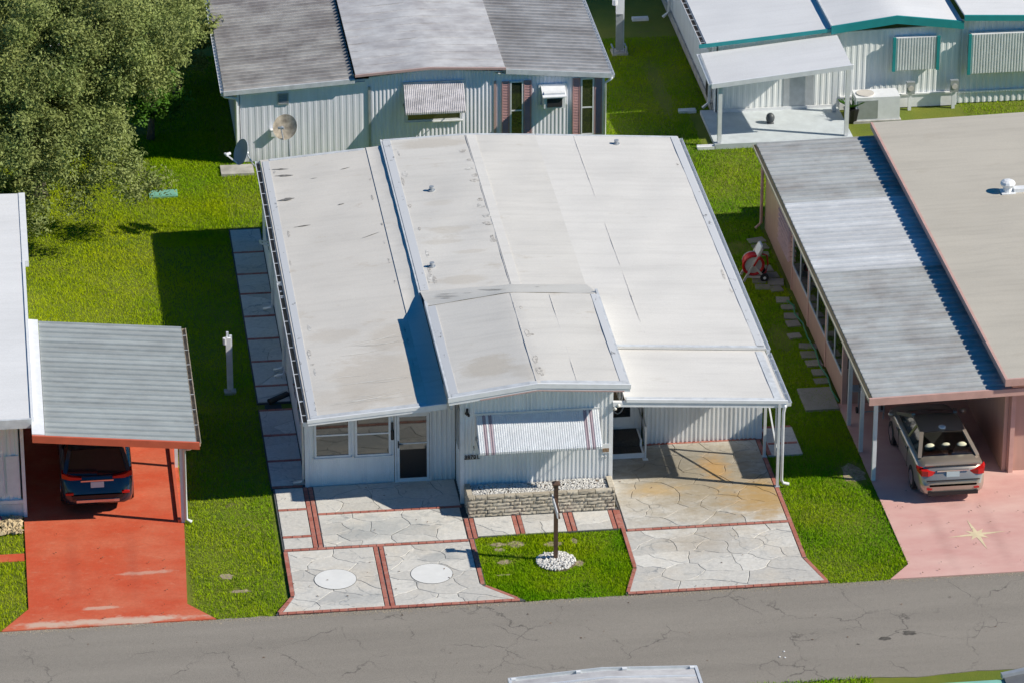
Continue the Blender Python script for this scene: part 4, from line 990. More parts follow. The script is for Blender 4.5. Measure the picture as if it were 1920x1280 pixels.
for c_ in range(6):
    z = .02+.098*(c_+.5); x = 3.955 if c_ % 2 else 3.955-.0
    first = True
    while x < 7.77-.02:
        L = (.20 if c_ % 2 else .44) if first else rb.choice((.44, .44, .30)); first = False
        L = min(L, 7.77-x); src = .44 if L > .37 else (.30 if L > .25 else .20)
        o = piece(planter, 'stone_block', rb.choice(SB[src]), (x+L/2, -2.195+rb.uniform(-.006,.006), z)); o.scale = ((L-.014)/src, 1, 1); x += L
    for side, xx, rz in ((0, 4.02, -math.pi/2), (1, 7.70, math.pi/2)):
        y = -2.12
        while y < -1.46:
            L = min(.33, -1.45-y)
            if L > .05:
                o = piece(planter, 'stone_block', rb.choice(SB[.30]), (xx, y+L/2, z), rz); o.scale = ((L-.01)/.30, 1, 1)
            y += L
def chips(pts, zf, smin, smax, seed):
    r = random.Random(seed); mb = MB()
    base = [(1,0,0),(-1,0,0),(0,1,0),(0,-1,0),(0,0,1),(0,0,-1)]; fs = [(0,2,4),(2,1,4),(1,3,4),(3,0,4),(2,0,5),(1,2,5),(3,1,5),(0,3,5)]
    for (x, y) in pts:
        s = r.uniform(smin, smax); a = r.uniform(0, 6.28); k = (r.uniform(.7,1.3), r.uniform(.6,1.1), r.uniform(.5,.9)); t = r.uniform(-.5,.5)
        vs = []
        for (u, v, w) in base:
            u *= k[0]*s; v *= k[1]*s; w *= k[2]*s; u, w = u*math.cos(t)-w*math.sin(t), u*math.sin(t)+w*math.cos(t)
            vs.append((x+u*math.cos(a)-v*math.sin(a), y+u*math.sin(a)+v*math.cos(a), zf(x, y)+w+r.uniform(-.01,.02)))
        mb.add(vs, fs)
    return mb
b = MB(); b.box(4.08,-2.12,.3,7.65,-1.45,.52); part(planter, 'soil', b, MAT['dirt'])
pts = [(rb.uniform(4.10,7.63), rb.uniform(-2.12,-1.46)) for _ in range(2600)]
part(planter, 'white_gravel', chips(pts, lambda x, y: .535+.02*math.sin(x*3), .018, .036, 5), MAT['chip'], kind='stuff')

# ------------------------------------------------------------------ brown sign post in its stone ring
sp = thing('sign_post', (5.88, -4.80, 0), 'brown wooden post with a thin name board standing in a ring of white stones', 'sign post')
b = MB(); b.box(5.83,-4.85,-.03,5.93,-4.75,2.16); part(sp, 'post', b, MAT['brown'])
b = MB(); b.box(5.78,-4.90,2.16,5.98,-4.70,2.20); b.add([(5.79,-4.89,2.20),(5.97,-4.89,2.20),(5.97,-4.71,2.20),(5.79,-4.71,2.20),(5.88,-4.80,2.26)], [(0,1,4),(1,2,4),(2,3,4),(3,0,4)]); part(sp, 'cap', b, MAT['brown'])
b = MB(); b.hexa([(5.80,-5.62,1.62),(5.825,-5.62,1.62),(5.825,-4.62,1.62),(5.80,-4.62,1.62)], [(5.80,-5.62,1.79),(5.825,-5.62,1.79),(5.825,-4.62,1.79),(5.80,-4.62,1.79)]); part(sp, 'name_board', b, MAT['white'])
b = MB(); b.box(5.838,-5.60,1.76,5.88,-4.85,1.80); b.box(5.838,-5.60,1.60,5.88,-4.85,1.64); part(sp, 'arm', b, MAT['brown'])
ring = thing('stone_ring', (5.88, -4.85, 0), 'round bed of white stones at the foot of the brown post', 'stone bed')
pts = []
while len(pts) < 520:
    a = rb.uniform(0, 6.28); q = .49*math.sqrt(rb.random()); pts.append((5.88+q*math.cos(a), -4.85+q*math.sin(a)))
b = MB(); b.prism(disc(5.88,-4.85,.5,0), -.1, .02); part(ring, 'soil', b, MAT['dirt'])
part(ring, 'white_stones', chips(pts, lambda x, y: .075-.22*((x-5.88)**2+(y+4.85)**2), .028, .055, 6), MAT['chip'], kind='stuff')
# ================================================================== REAR GREY ROOFED HOME
rear = thing('mobile_home', (5.3, 27, 0), 'pale blue grey mobile home behind with weathered ribbed metal roofs and pink shutters', 'mobile home')
S = MAT['siding_b']; YW = 22.0; YE = 21.84; YF = 33.6
part(rear, 'wall', ribwall((-.28,YW),(3.73,YW),(0,-1),0,2.32,2.55,.20,.005), S); b = ribwall((3.73,YW-.01),(5.56,YW-.01),(0,-1),0,2.60,2.76,.12,.014); ribwall((5.56,YW-.01),(7.59,YW-.01),(0,-1),0,2.76,2.62,.12,.014,mb=b); part(rear, 'wall', b, S)
part(rear, 'wall', ribwall((7.59,YW),(10.94,YW),(0,-1),0,2.62,2.28,.12,.010), S)
part(rear, 'wall', ribwall((-.28,YF-.3),(-.28,YW),(-1,0),0,2.3,2.3,.2,.01), S); part(rear, 'wall', ribwall((10.94,YW),(10.94,YF-.3),(1,0),0,2.3,2.3,.15,.02), S); part(rear, 'wall', ribwall((10.9,YF-.32),(-.24,YF-.32),(0,1),0,2.4,2.4,.3,.02), S)
for x, m_ in ((-.28,'white'),(3.73,'grey_al'),(7.59,'pinktrim'),(10.94,'white')):
    b = MB(); b.box(x-.035,YW-.045,0,x+.035,YW+.02,2.3); part(rear, 'corner_post', b, MAT[m_])
r1 = pan_roof(rear, -.70, 3.27, YE, YF, 2.39, 2.62, .27, MAT['pan_rear'], rib=.08)
r2 = pan_roof(rear, 7.80, 11.15, YE+.02, YF, 2.72, 2.42, .27, MAT['pan_rear_r'], rib=.065)
zm = lambda x, y=0: 2.77+.15*(x-3.30)/2.26 if x < 5.56 else 2.92-.12*(x-5.56)/2.3
rmid = part(rear, 'roof', roof_patch(3.30, 7.88, YE-.06, YF, zm, .05, .229), MAT['pan_mid'], True, 'smooth weathered middle roof')
yy = YE
while yy < YF:
    strip(rmid, 3.32, 7.86, yy, yy+.022, zm, MAT['pan_mid'], 'seam', .012); yy += .62
b = MB(); slope_box(b, 3.28,5.56,YE-.11,YE-.061,zm(3.3),zm(5.56),-.06,.012); slope_box(b, 5.56,7.90,YE-.11,YE-.061,zm(5.56),zm(7.88),-.06,.012); part(rmid, 'fascia', b, MAT['pinktrim'])
b = MB(); slope_box(b, -.72,3.28,YE-.06,YE-.001,2.395,2.62,-.12,.02); part(r1, 'fascia', b, MAT['flash']); b = MB(); slope_box(b, 7.91,11.17,YE-.02,YE+.015,2.71,2.42,-.14,.02); part(r2, 'fascia', b, MAT['flash'])
for (xa,xb,za,zb) in ((-.6,3.6,2.40,2.62),(7.6,11.0,2.7,2.40)):
    b = MB(); slope_box(b, xa+.01,xb-.01,YE+.03,YW-.03,za,zb,-.13,-.11); part(rear, 'soffit', b, MAT['white'])
gutter(rear, (-.70,YE,2.35), (-.70,YF,2.35), .10, .09, 1, hang=.27); gutter(rear, (11.16,YF,2.38), (11.16,YE,2.38), .10, .09, 1, hang=.27)
downspout(rear, -.34, YW-.08, 2.16, (-1,0), off=.0, kick=.1); b = MB(); b.tube([(-.74,YE+.03,2.28),(-.68,YE+.05,2.2),(-.36,YW-.1,2.14)], .045, 8); part(rear, 'downspout', b, MAT['white_al'], True)
b = MB(); b.tube([(11.2,YE+.03,2.30),(11.14,YE+.04,2.22),(10.98,YW-.1,2.1),(10.98,YW-.1,.1),(11.1,YW-.15,.05)], .045, 8); part(rear, 'downspout', b, MAT['white_al'], True)
b = MB(); frame4(b,.93,1.26,1.84,2.20,YW-.01,.03,.03); lv = part(rear, 'louvre_vent', b, MAT['grey_al'])
b = MB(); b.box(.96,YW-.014,1.87,1.23,YW-.011,2.17); part(lv, 'backing', b, MAT['darkgap'])
for k in range(6):
    b = MB(); b.hexa([(.96,YW-.04,1.875+k*.05),(1.23,YW-.04,1.875+k*.05),(1.23,YW-.015,1.90+k*.05),(.96,YW-.015,1.90+k*.05)],[(.96,YW-.04,1.885+k*.05),(1.23,YW-.04,1.885+k*.05),(1.23,YW-.015,1.91+k*.05),(.96,YW-.015,1.91+k*.05)]); part(lv, 'slat', b, MAT['grey_al'])
MAT['awn_weather'] = plain('weathered_awning', (.60,.58,.60), .5, .1, .35, 3, (1,1,2.2))
window_f(rear, 4.85, 6.55, 1.1, 2.2, YW-.03, 1.6)
awning(rear, 4.76, 6.62, YW-.04, 2.34, YW-.62, 1.66, [MAT['awn_weather']], (), .058)
for x0, x1, z0 in ((8.06, 8.45, .40), (10.25, 10.64, .40)):
    window_f(rear, x0, x1, z0, 2.26, YW-.02, 1.30, .035, .04, sill=False)
    for a, c in ((x0-.26, x0-.03), (x1+.03, x1+.26)):
        b = MB(); frame4(b, a, c, z0, 2.27, YW-.02, .025, .035); sh = part(rear, 'shutter', b, MAT['pinkshut'])
        lb = MB(); lb.hexa([(0,-.03,0),(c-a-.05,-.03,0),(c-a-.05,-.008,.03),(0,-.008,.03)],[(0,-.03,.012),(c-a-.05,-.03,.012),(c-a-.05,-.008,.042),(0,-.008,.042)]); lm = lb.mesh('slat', MAT['pinkshut'])
        b = MB(); b.box(a+.02,YW-.026,z0+.02,c-.02,YW-.0205,2.25); part(sh, 'backing', b, MAT['pinkshut'])
        k = z0+.03
        while k < 2.22: piece(sh, 'slat', lm, (a+.025, YW-.02, k)); k += .052
ac = thing('air_conditioner', (9.37, 21.7, 1.45), 'white window air conditioner sticking out between the pink shutters', 'air conditioner')
b = MB(); b.box(9.05,21.55,1.48,9.70,YW-.02,1.98); part(ac, 'case', b, MAT['white']); b = MB(); b.box(9.14,21.535,1.52,9.61,21.549,1.80); part(ac, 'grille', b, MAT['darkgap']); b = MB(); b.hexa([(9.0,21.46,1.86),(9.74,21.46,1.86),(9.74,YW-.03,2.04),(9.0,YW-.03,2.04)],[(9.0,21.46,1.89),(9.74,21.46,1.89),(9.74,YW-.03,2.07),(9.0,YW-.03,2.07)]); part(ac, 'hood', b, MAT['white']); b = MB(); frame4(b,8.93,9.80,1.42,2.12,YW-.018,.05,.03); part(ac, 'frame', b, MAT['white'])
b = MB(); b.box(.70,YW-.16,.85,.92,YW-.02,1.05); b.box(.68,YW-.17,1.05,.94,YW-.02,1.07); part(rear, 'meter_box', b, MAT['white'])
b = MB(); b.box(-.9,21.0,ZG,.1,21.7,.05); single('concrete_block', b, MAT['concrete'], 'low pale concrete block on the grass by the rear home corner', 'block', base=(-.4,21.35,0))
b = MB(); b.box(-3.15,19.55,ZG,-2.3,20.05,.035); b.box(-3.1,19.6,.035,-2.35,20.0,.05); single('utility_cover', b, plain('lid_green',(.18,.42,.32),.6), 'pale green utility cover lying flat in the lawn', 'utility cover', base=(-2.7,19.8,0))

# ------------------------------------------------------------------ utility pedestals
def pedestal(x, y, label, h, s=1.0):
    t = thing('utility_pedestal', (x, y, 0), label, 'utility post', 'grey utility pedestals'); k_ = 1 if s > 1 else .62
    b = MB(); b.box(x-.10*k_,y-.02,ZG,x+.0,y+.10*k_,h); b.box(x+.03*k_,y-.06,ZG,x+.14*k_,y+.03,h*.95); part(t, 'post', b, MAT['white_al'])
    b = MB(); b.box(x-.14*k_,y-.14,h-.62,x+.08*k_,y-.03,h-.12); b.tube([(x-.18*k_,y-.1,h-.3),(x-.18*k_,y-.1,h-.12)], .09*k_, 10); mt = part(t, 'meter_box', b, MAT['white'])
    b = MB(); b.box(x-.13*k_,y-.10,.12,x+.10*k_,y-.03,h-.64); part(t, 'conduit_cover', b, MAT['grey_al'] if s > 1 else MAT['white_al'])
    b = MB(); b.tube([(x-.05,y,h-.1),(x-.05,y,h+.35)], .035, 8); part(t, 'conduit', b, MAT['white_al']) if s > 1 else None
    b = MB(); b.box(x-.26*k_,y-.24*k_,ZG,x+.26*k_,y+.22*k_,.06*k_); part(t, 'footing', b, MAT['concrete'])
    if s > 1:
        for dx in (-.24,.2):
            b = MB(); b.tube([(x+dx,y-.2,.05),(x+dx,y-.2,.26)], .03, 8); b.bar((x+dx,y-.2,.22),(x+dx,y+.2,.22),.04); part(t, 'guard', b, MAT['grey_al'])
pedestal(12.60, 29.7, 'tall grey utility pedestal on the grass beyond the rear home', 2.0, 1.4)
pedestal(-1.62, 5.95, 'grey utility pedestal on the shaded lawn beside the left walkway', 1.78)
b = MB(); b.box(-.75,4.78,ZG,-.3,5.02,.0); b.tube([(-.1,5.5,.06),(-.4,5.25,.06),(-.62,5.1,.05)], .09, 8); single('drain_pipe', b, MAT['black'], 'black drain pipe lying across the gap in the left walkway', 'pipe', base=(-.4,5.1,0))

# ================================================================== PINK HOME ON THE RIGHT
pink = thing('mobile_home', (18.5, 7, 0), 'pink walled home on the right with a grey ribbed carport roof', 'mobile home')
PW = MAT['pinkwall']; XE = 14.52; XS = 18.2; PF, PB = -1.85, 15.35
zp0, zp1 = 2.60, 2.66
rp = pan_roof(pink, XE, XS, PF, PB, zp0, zp1, .30, lambda y: MAT['pan_pale'] if 5.8 < y < 10.7 else MAT['pan_pink'], rib=.042) if MAT.setdefault('pan_pale', pan_metal('pan_pale', (.66,.68,.70), (.57,.59,.61), .1, (3,33,0))) else None
gutter(pink, (XE-.01,PF,zp0-.02), (XE-.01,PB,zp0-.02), .10, .09, 1, mat=MAT['tan_al'])
b = MB(); slope_box(b, XE-.11,XS+.6,PF-.07,PF-.001,zp0,zp1+.02,-.17,.03); part(rp, 'fascia', b, MAT['pinkpost'])
# taller main roof
zpm = lambda x, y=0: 3.0 + .10*(x-18.0)/4.2
rpm = part(pink, 'roof', roof_patch(18.02, 24.5, PF-.1, PB+.25, zpm, .06, .5), MAT['roof_grey'], True, 'plain grey main roof with white vent')
b = MB(); b.box(17.95,PF-.1,2.84,18.019,PB+.25,3.015); part(rpm, 'edge_trim', b, MAT['pinkpost'])
b = MB(); slope_box(b, 17.95,24.5,PF-.16,PF-.101,3.0,3.15,-.18,.02); part(rpm, 'fascia', b, MAT['pinkpost'])
b = MB(); z = zpm(20.75); b.tube([(20.75,9.9,z),(20.75,9.9,z+.22)], .13, 12); b.sphere((20.75,9.9,z+.26), (.22,.22,.12), 12, 6); b.box(20.55,9.7,z-.005,20.95,10.1,z+.02); part(rpm, 'vent', b, MAT['white'])
b = MB(); b.box(20.92,9.78,z,21.25,10.02,z+.12); part(rpm, 'vent_duct', b, MAT['white'])
# side wall of the enclosed porch: solid at the back, louvres, windows, then open carport
XW = 14.78
part(pink, 'wall', ribwall((XW,15.1),(XW,12.55),(-1,0),0,2.5,2.5,.4,.004), PW, label='solid pink side wall')
b = MB(); b.box(XW,3.15,0,XW+.08,12.55,.78); b.box(XW,3.15,2.25,XW+.08,12.55,2.5); part(pink, 'wall', b, PW, label='low pink wall under the porch windows')
b = MB(); b.box(XW+.085,3.15,.0,18.0,3.22,1.05); part(pink, 'wall', b, PW); b = MB(); b.box(XW+.085,3.16,1.06,17.9,3.2,2.5); part(pink, 'screen', b, MAT['darkgap'])
b = MB(); b.box(18.15,-1.3,0,18.25,15.1,2.85); part(pink, 'wall', b, PW, label='pink wall at the inner side of the carport'); b = MB(); b.box(XW+.085,15.0,0,24.0,15.1,2.6); part(pink, 'wall', b, PW); b = MB(); b.box(18.26,-1.3,0,24.0,-1.22,2.8); part(pink, 'wall', b, PW)
lb = MB(); lb.hexa([(-.12,0,-.05),(.0,0,.01),(.0,1.75,.01),(-.12,1.75,-.05)],[(-.115,0,-.035),(.005,0,.025),(.005,1.75,.025),(-.115,1.75,-.035)]); lm = lb.mesh('louvre', MAT['pinkpost'])
lw = MB(); lw.box(XW+.03,10.75,.8,XW+.06,12.5,2.24); lz = part(pink, 'louvre_bank', lw, MAT['darkgap'])
for k in range(9): piece(lz, 'louvre', lm, (XW, 10.77, .86+k*.155))
def win_side(y0, y1, n):
    f = MB(); f.box(XW-.02,y0,.78,XW+.04,y1,.84); w_ = part(pink, 'window', f, MAT['white_al']); f = MB(); f.box(XW-.02,y0,2.19,XW+.04,y1,2.25); part(w_, 'head_rail', f, MAT['white_al'])
    st = (y1-y0)/n
    for k in range(n+1): b = MB(); b.box(XW-.02,y0+st*k-.03,.84,XW+.04,y0+st*k+.03,2.19); part(w_, 'mullion', b, MAT['white_al'])
    for k in range(n): b = MB(); b.box(XW+.0,y0+st*k+.03,.84,XW+.015,y0+st*(k+1)-.03,2.19); part(w_, 'pane', b, MAT['carglass'])
win_side(8.3,10.6,2); win_side(5.7,8.1,2); win_side(3.3,5.5,2)
for y in (10.68,8.2,5.6,3.2): b = MB(); b.box(XW-.03,y-.06,0,XW+.1,y+.06,2.5); part(pink, 'pilaster', b, MAT['pinkpost'])
for y in (1.9, .3, -1.38): b = MB(); b.box(14.66,y-.05,0,14.76,y+.05,2.52); part(pink, 'post', b, MAT['white_al'] if y > -1 else MAT['white'])
b = MB(); b.box(18.3,-1.42,0,18.42,-1.3,2.7); part(pink, 'post', b, MAT['pinkpost'])
b = MB(); b.tube([(XE-.05,15.2,2.5),(XE+.0,15.2,2.3),(XW-.12,15.05,2.2),(XW-.12,15.05,.2),(XW-.3,15.0,.06)], .045, 8); part(pink, 'downspout', b, MAT['pinkpost'], True)
b = MB(); b.box(18.13,.6,1.2,18.148,1.6,2.2); w_ = part(pink, 'window', b, MAT['white']); b = MB(); b.box(18.12,.67,1.27,18.129,1.53,2.13); part(w_, 'pane', b, MAT['carglass'])
# stepping pavers along its wall, each one countable
rb2 = random.Random(8)
PV = [brick_mesh(.44,.40,.08,MAT['paver'],k,'paver') for k in range(3)]
spots = [(14.35,14.25),(14.42,13.75),(14.42,13.25),(14.36,12.2),(13.93,11.9),(14.38,11.72),(13.90,11.42),(14.36,11.25),(13.92,10.95),(14.38,10.78),(14.45,10.0),(14.42,9.5),(14.45,8.9),(14.42,8.4),(14.35,7.6),(14.48,6.9),(14.46,6.35),(14.5,5.8),(14.48,5.2),(14.5,4.65)]
for i, (x, y) in enumerate(spots):
    o = bpy.data.objects.new('paver', PV[i % 3]); COL.objects.link(o); o.location = (x, y, .02); o.rotation_euler = (0,0,rb2.uniform(-.08,.08)); ORG[o] = (x, y, .02)
    zone = 'beside the hose reel' if 10.7 < y < 12.4 else ('beyond the hose reel' if y >= 12.4 else 'nearer than the hose reel')
    o.scale = (rb2.uniform(.8,1.15), rb2.uniform(.8,1.1), 1); o.location.x += rb2.uniform(-.08,.08); o.rotation_euler = (rb2.uniform(-.02,.02), rb2.uniform(-.02,.02), rb2.uniform(-.2,.2))
    tag(o, 'grey square paver along the pink wall ' + zone, 'paver', 'grey pavers ' + zone)
b = MB(); b.box(13.72,2.85,ZG,14.64,4.2,.04); single('stepping_slab', b, MAT['paver'], 'large grey stone slab at the pink carport side entrance', 'slab', base=(14.2,3.5,0))
# green hose
b = MB(); hp = [(14.5,9.9),(14.62,9.5),(14.55,9.0),(14.66,8.3),(14.62,7.4),(14.68,6.5),(14.62,5.6),(14.7,4.8),(14.64,4.0),(14.7,3.3)]
b.tube([(x, y, .03+.01*(i%2)) for i, (x, y) in enumerate(hp)], .022, 6); single('garden_hose', b, MAT['hose'], 'green garden hose trailing along the foot of the pink wall', 'hose', smooth=True, base=(14.6,6.5,0))
# hose reel cart: the reel's axle runs front to back, its disc faces the street
hr = thing('hose_reel', (13.85, 11.6, 0), 'red and grey hose reel cart standing on pavers by the pink wall', 'hose reel')
X0, Z0 = 13.78, .50
def circ(r, y, n=24): return [(X0+r*math.cos(2*math.pi*t/n), y, Z0+r*math.sin(2*math.pi*t/n)) for t in range(n+1)]
for yy in (11.42, 11.78):
    b = MB(); b.tube([(X0,yy-.012,Z0),(X0,yy+.012,Z0)], .27, 24); part(hr, 'reel_flange', b, MAT['grey_pl'])
b = MB()
for k in range(4): b.tube(circ(.24, 11.48+.075*k), .04, 6)
b.tube(circ(.29, 11.40), .045, 6); part(hr, 'hose', b, MAT['redplastic'], True)
b = MB(); b.tube([(X0,11.36,Z0),(X0,11.84,Z0)], .05, 10); part(hr, 'axle', b, MAT['black'])
for yy in (11.36, 11.84):
    b = MB(); b.bar((X0-.28,yy,.02),(X0+.24,yy,1.02),.06); b.bar((X0,yy,Z0),(X0+.32,yy,.12),.06); b.bar((X0-.2,yy,.17),(X0+.34,yy,.12),.05); part(hr, 'side_frame', b, MAT['grey_pl'])
b = MB(); b.hexa([(X0+.10,11.36,.78),(X0+.16,11.36,.78),(X0+.16,11.84,.78),(X0+.10,11.84,.78)],[(X0+.22,11.42,1.08),(X0+.27,11.42,1.08),(X0+.27,11.78,1.08),(X0+.22,11.78,1.08)]); part(hr, 'handle', b, MAT['white'])
b = MB(); b.bar((X0,11.33,Z0),(X0+.14,11.33,Z0+.26),.05); b.tube([(X0+.14,11.34,Z0+.26),(X0+.14,11.22,Z0+.26)], .03, 6); part(hr, 'crank', b, MAT['redplastic'])
b = MB(); b.tube([(X0+.28,11.6,.75),(X0+.42,11.6,.70),(X0+.46,11.6,.45),(X0+.40,11.55,.2),(X0+.2,11.4,.12)], .025, 6); part(hr, 'loose_hose', b, MAT['redplastic'], True)
for yy in (11.33, 11.87):
    b = MB(); b.tube([(X0+.32,yy-.03,.12),(X0+.32,yy+.03,.12)], .125, 18); wv = part(hr, 'wheel', b, MAT['rubber']); b = MB(); b.tube([(X0+.32,yy-.035,.12),(X0+.32,yy+.035,.12)], .045, 10); part(wv, 'hub', b, MAT['white'])
# barbecue on a grey frame inside the carport
bq = thing('barbecue', (15.35, 2.4, 0), 'black barbecue on a grey metal frame under the pink carport roof', 'barbecue')
b = MB(); b.sphere((15.4,2.35,.92), (.36,.26,.22), 14, 8); part(bq, 'lid', b, MAT['black'], True)
b = MB(); b.box(15.08,2.12,.72,15.72,2.58,.90); part(bq, 'firebox', b, MAT['black'])
for x, y in ((15.1,2.14),(15.7,2.14),(15.1,2.56),(15.7,2.56)): b = MB(); b.box(x-.02,y-.02,.012,x+.02,y+.02,.74); part(bq, 'leg', b, MAT['grey_al'])
b = MB(); b.box(14.85,2.16,.84,15.07,2.54,.87); part(bq, 'side_shelf', b, MAT['grey_al']); b = MB(); b.box(15.73,2.16,.84,15.98,2.54,.87); part(bq, 'side_shelf', b, MAT['grey_al']); b = MB(); b.bar((15.1,2.14,.25),(15.7,2.14,.25),.03); part(bq, 'crossbar', b, MAT['grey_al'])
for x in (15.06, 15.74): b = MB(); b.tube([(x-.02,2.58,.1),(x+.02,2.58,.1)], .09, 12); part(bq, 'wheel', b, MAT['rubber'])

# ================================================================== WHITE HOME WITH TEAL TRIM, TOP RIGHT
wh = thing('mobile_home', (20, 29, 0), 'white home with teal roof trim and a covered porch at the top right', 'mobile home')
S = MAT['siding_c']; YT = 23.98; YTE = 23.8
part(wh, 'wall', ribwall((14.8,YT),(22.5,YT),(0,-1),0,2.5,2.7,.19,.010), S); part(wh, 'wall', ribwall((22.5,YT+.1),(30,YT+.1),(0,-1),0,2.8,2.8,.19,.02), S); part(wh, 'wall', ribwall((14.78,36),(14.78,YT),(-1,0),.0,2.4,2.4,.2,.015), S)
b = MB(); b.box(14.70,24.26,0,14.76,36,.26); part(wh, 'skirting', b, MAT['concrete'])
b = MB(); b.box(18.75,YT-.05,0,22.5,YT-.021,.42); part(wh, 'skirting', b, MAT['white']); b = MB(); b.box(18.75,YT-.09,.42,22.5,YT-.021,.47); b.box(22.52,YT+.02,.36,30,YT+.075,.42); part(wh, 'base_trim', b, MAT['white'])
z1_ = lambda x, y=0: 2.45+.36*(x-14.25)/4.2; z2_ = lambda x, y=0: 2.90+.25*(x-18.45)/2.0 if x < 20.45 else 3.15-.28*(x-20.45)/2.05
rw1 = part(wh, 'roof', roof_patch(14.45, 18.45, YTE, 37, z1_, .05, .5), MAT['roof_far'], True, 'lower white roof over the porch side')
rw2 = part(wh, 'roof', roof_patch(18.40, 22.55, YTE-.03, 37, z2_, .06, .415), MAT['roof_far'], True, 'peaked white middle roof')
rw3 = part(wh, 'roof', roof_patch(22.60, 28, YTE-.06, 37, lambda x, y: 3.08-.05*(x-22.6), .06, .5), MAT['roof_far'], True)
b = MB(); b.box(18.36,YTE,2.72,18.40,37,2.92); part(rw2, 'edge_trim', b, MAT['flash'])
b = MB(); slope_box(b, 14.2,18.36,YTE-.06,YTE-.001,2.45,2.80,-.09,.02); part(rw1, 'fascia', b, MAT['teal'])
b = MB(); slope_box(b, 18.36,20.45,YTE-.10,YTE-.031,2.89,3.15,-.24,.02); slope_box(b, 20.45,22.58,YTE-.10,YTE-.031,3.15,2.87,-.24,.02); part(rw2, 'fascia', b, MAT['teal'])
b = MB(); slope_box(b, 22.58,28,YTE-.13,YTE-.061,3.08,2.82,-.16,.02); part(rw3, 'fascia', b, MAT['teal'])
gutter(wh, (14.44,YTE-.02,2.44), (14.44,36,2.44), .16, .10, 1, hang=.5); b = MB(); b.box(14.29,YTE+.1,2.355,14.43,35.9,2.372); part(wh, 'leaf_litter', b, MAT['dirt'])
# porch cover
zc_ = lambda x, y: 2.10+.42*(x-14.2)/4.3+.10*(y-21.4)/2.4
rpc = part(wh, 'porch_roof', roof_patch(14.25, 18.55, 21.4, YTE-.07, zc_, .06, .5, .2), MAT['roof_far'], True)
b = MB(); slope_box(b, 14.2,18.6,21.33,21.399,zc_(14.2,21.4),zc_(18.6,21.4),-.13,.02); part(rpc, 'fascia', b, MAT['white'])
gutter(wh, (14.23,21.36,2.12), (14.23,23.7,2.20), .11, .09, 1)
for x, y in ((14.50,21.5),(18.5,21.6),(18.5,23.6)): b = MB(); b.box(x-.06,y-.06,.12,x+.06,y+.06,zc_(x,y)-.07); part(wh, 'post', b, MAT['white'])
b = MB(); b.box(14.35,21.35,ZG,18.7,24.2,.10); b.box(14.33,21.30,ZG,18.72,21.349,.14); part(wh, 'porch_slab', b, plain('painted_slab', (.52,.57,.60), .7, 0, .12, 3))
b = MB(); b.box(16.95,YT-.028,.15,17.9,YT-.02,2.1); part(wh, 'door', b, MAT['grey_al']); b = MB(); b.box(14.86,YT-.05,.1,18.6,YT-.021,.2); part(wh, 'base_trim', b, MAT['white'])
# shuttered windows
for (x0, x1, z0, z1, yy) in ((20.45, 21.75, 1.32, 2.40, YT-.22), (22.85, 26.0, 1.12, 2.42, YT-.26)):
    b = ribwall((x0, yy), (x1, yy), (0,-1), z0, z1, z1, .09, .012, .02); sh = part(wh, 'storm_awning', b, MAT['white_al'])
    for a, c in ((x0-.10, x0-.002), (x1+.002, x1+.10)): b = MB(); b.box(a, yy-.03, z0-.03, c, yy+.03, z1+.02); part(sh, 'edge_trim', b, MAT['teal'])
    b = MB(); b.box(x0, yy+.03, z0+.1, x1, YT-.02, z1); part(sh, 'frame', b, MAT['white'])
hp_ = thing('heat_pump', (19.75, 23.3, 0), 'white boxy heat pump against the wall below the teal roof', 'heat pump')
b = MB(); b.box(19.05,22.85,.05,20.45,23.55,.82); part(hp_, 'case', b, MAT['white']); b = MB(); b.box(19.1,22.84,.12,19.75,22.849,.72); part(hp_, 'grille', b, MAT['grey_al']); b = MB(); b.box(18.98,22.8,ZG,20.5,23.6,.05); part(hp_, 'pad', b, MAT['concrete']); b = MB(); b.tube([(19.4,23.2,.82),(19.4,23.2,.85)], .28, 18); part(hp_, 'fan_guard', b, MAT['grey_pl'])
for x, lab in ((20.95, 'short grey meter post by the heat pump'), (22.35, 'short grey meter post at the wall end near the far grass strip')):
    t = thing('meter_post', (x, 23.75, 0), lab, 'meter post', 'meter posts at the teal trimmed home'); b = MB(); b.box(x-.05,23.7,ZG,x+.05,23.8,.75); part(t, 'post', b, MAT['white']); b = MB(); b.box(x-.13,23.62,.55,x+.13,23.75,.95); part(t, 'meter_box', b, MAT['grey_al']); b = MB(); b.tube([(x,23.6,.75),(x,23.63,.75)], .09, 12); part(t, 'dial', b, MAT['grey_pl'])
b = MB(); b.prism(blot(18.9,23.0,.28,.28,5), ZG, .05); t = thing('potted_plant', (18.95,23.0,0), 'dark pot and green tuft beside the porch post', 'plant')
b = MB(); b.tube([(18.95,23.0,.0),(18.95,23.0,.45)], .2, 12, r1=.27); part(t, 'pot', b, MAT['black'])
b = MB()
for _ in range(60): a = random.uniform(0,6.28); l = random.uniform(.2,.45); b.add([(18.95,23,.42),(18.95+l*math.cos(a)-.03,23+l*math.sin(a),.5+l*.5),(18.95+l*math.cos(a)+.03,23+l*math.sin(a),.5+l*.5)], [(0,1,2)])
part(t, 'leaves', b, MAT['leaf2'])
b = MB(); b.sphere((16.35,22.9,.27),(.14,.14,.17),12,8); b.box(16.25,22.8,.1,16.45,23.0,.14); single('porch_pot', b, plain('pot_dark',(.06,.07,.08),.5), 'dark round pot standing on the white porch slab', 'pot', smooth=True, base=(16.35,22.9,.1))
b = MB(); b.box(14.66,24.5,.35,14.70,24.85,1.15); b.box(14.62,24.52,.4,14.66,24.83,1.1); single('hose_hanger', b, MAT['black'], 'black panel hung on the white side wall near the porch', 'panel', base=(14.68,24.7,.35))
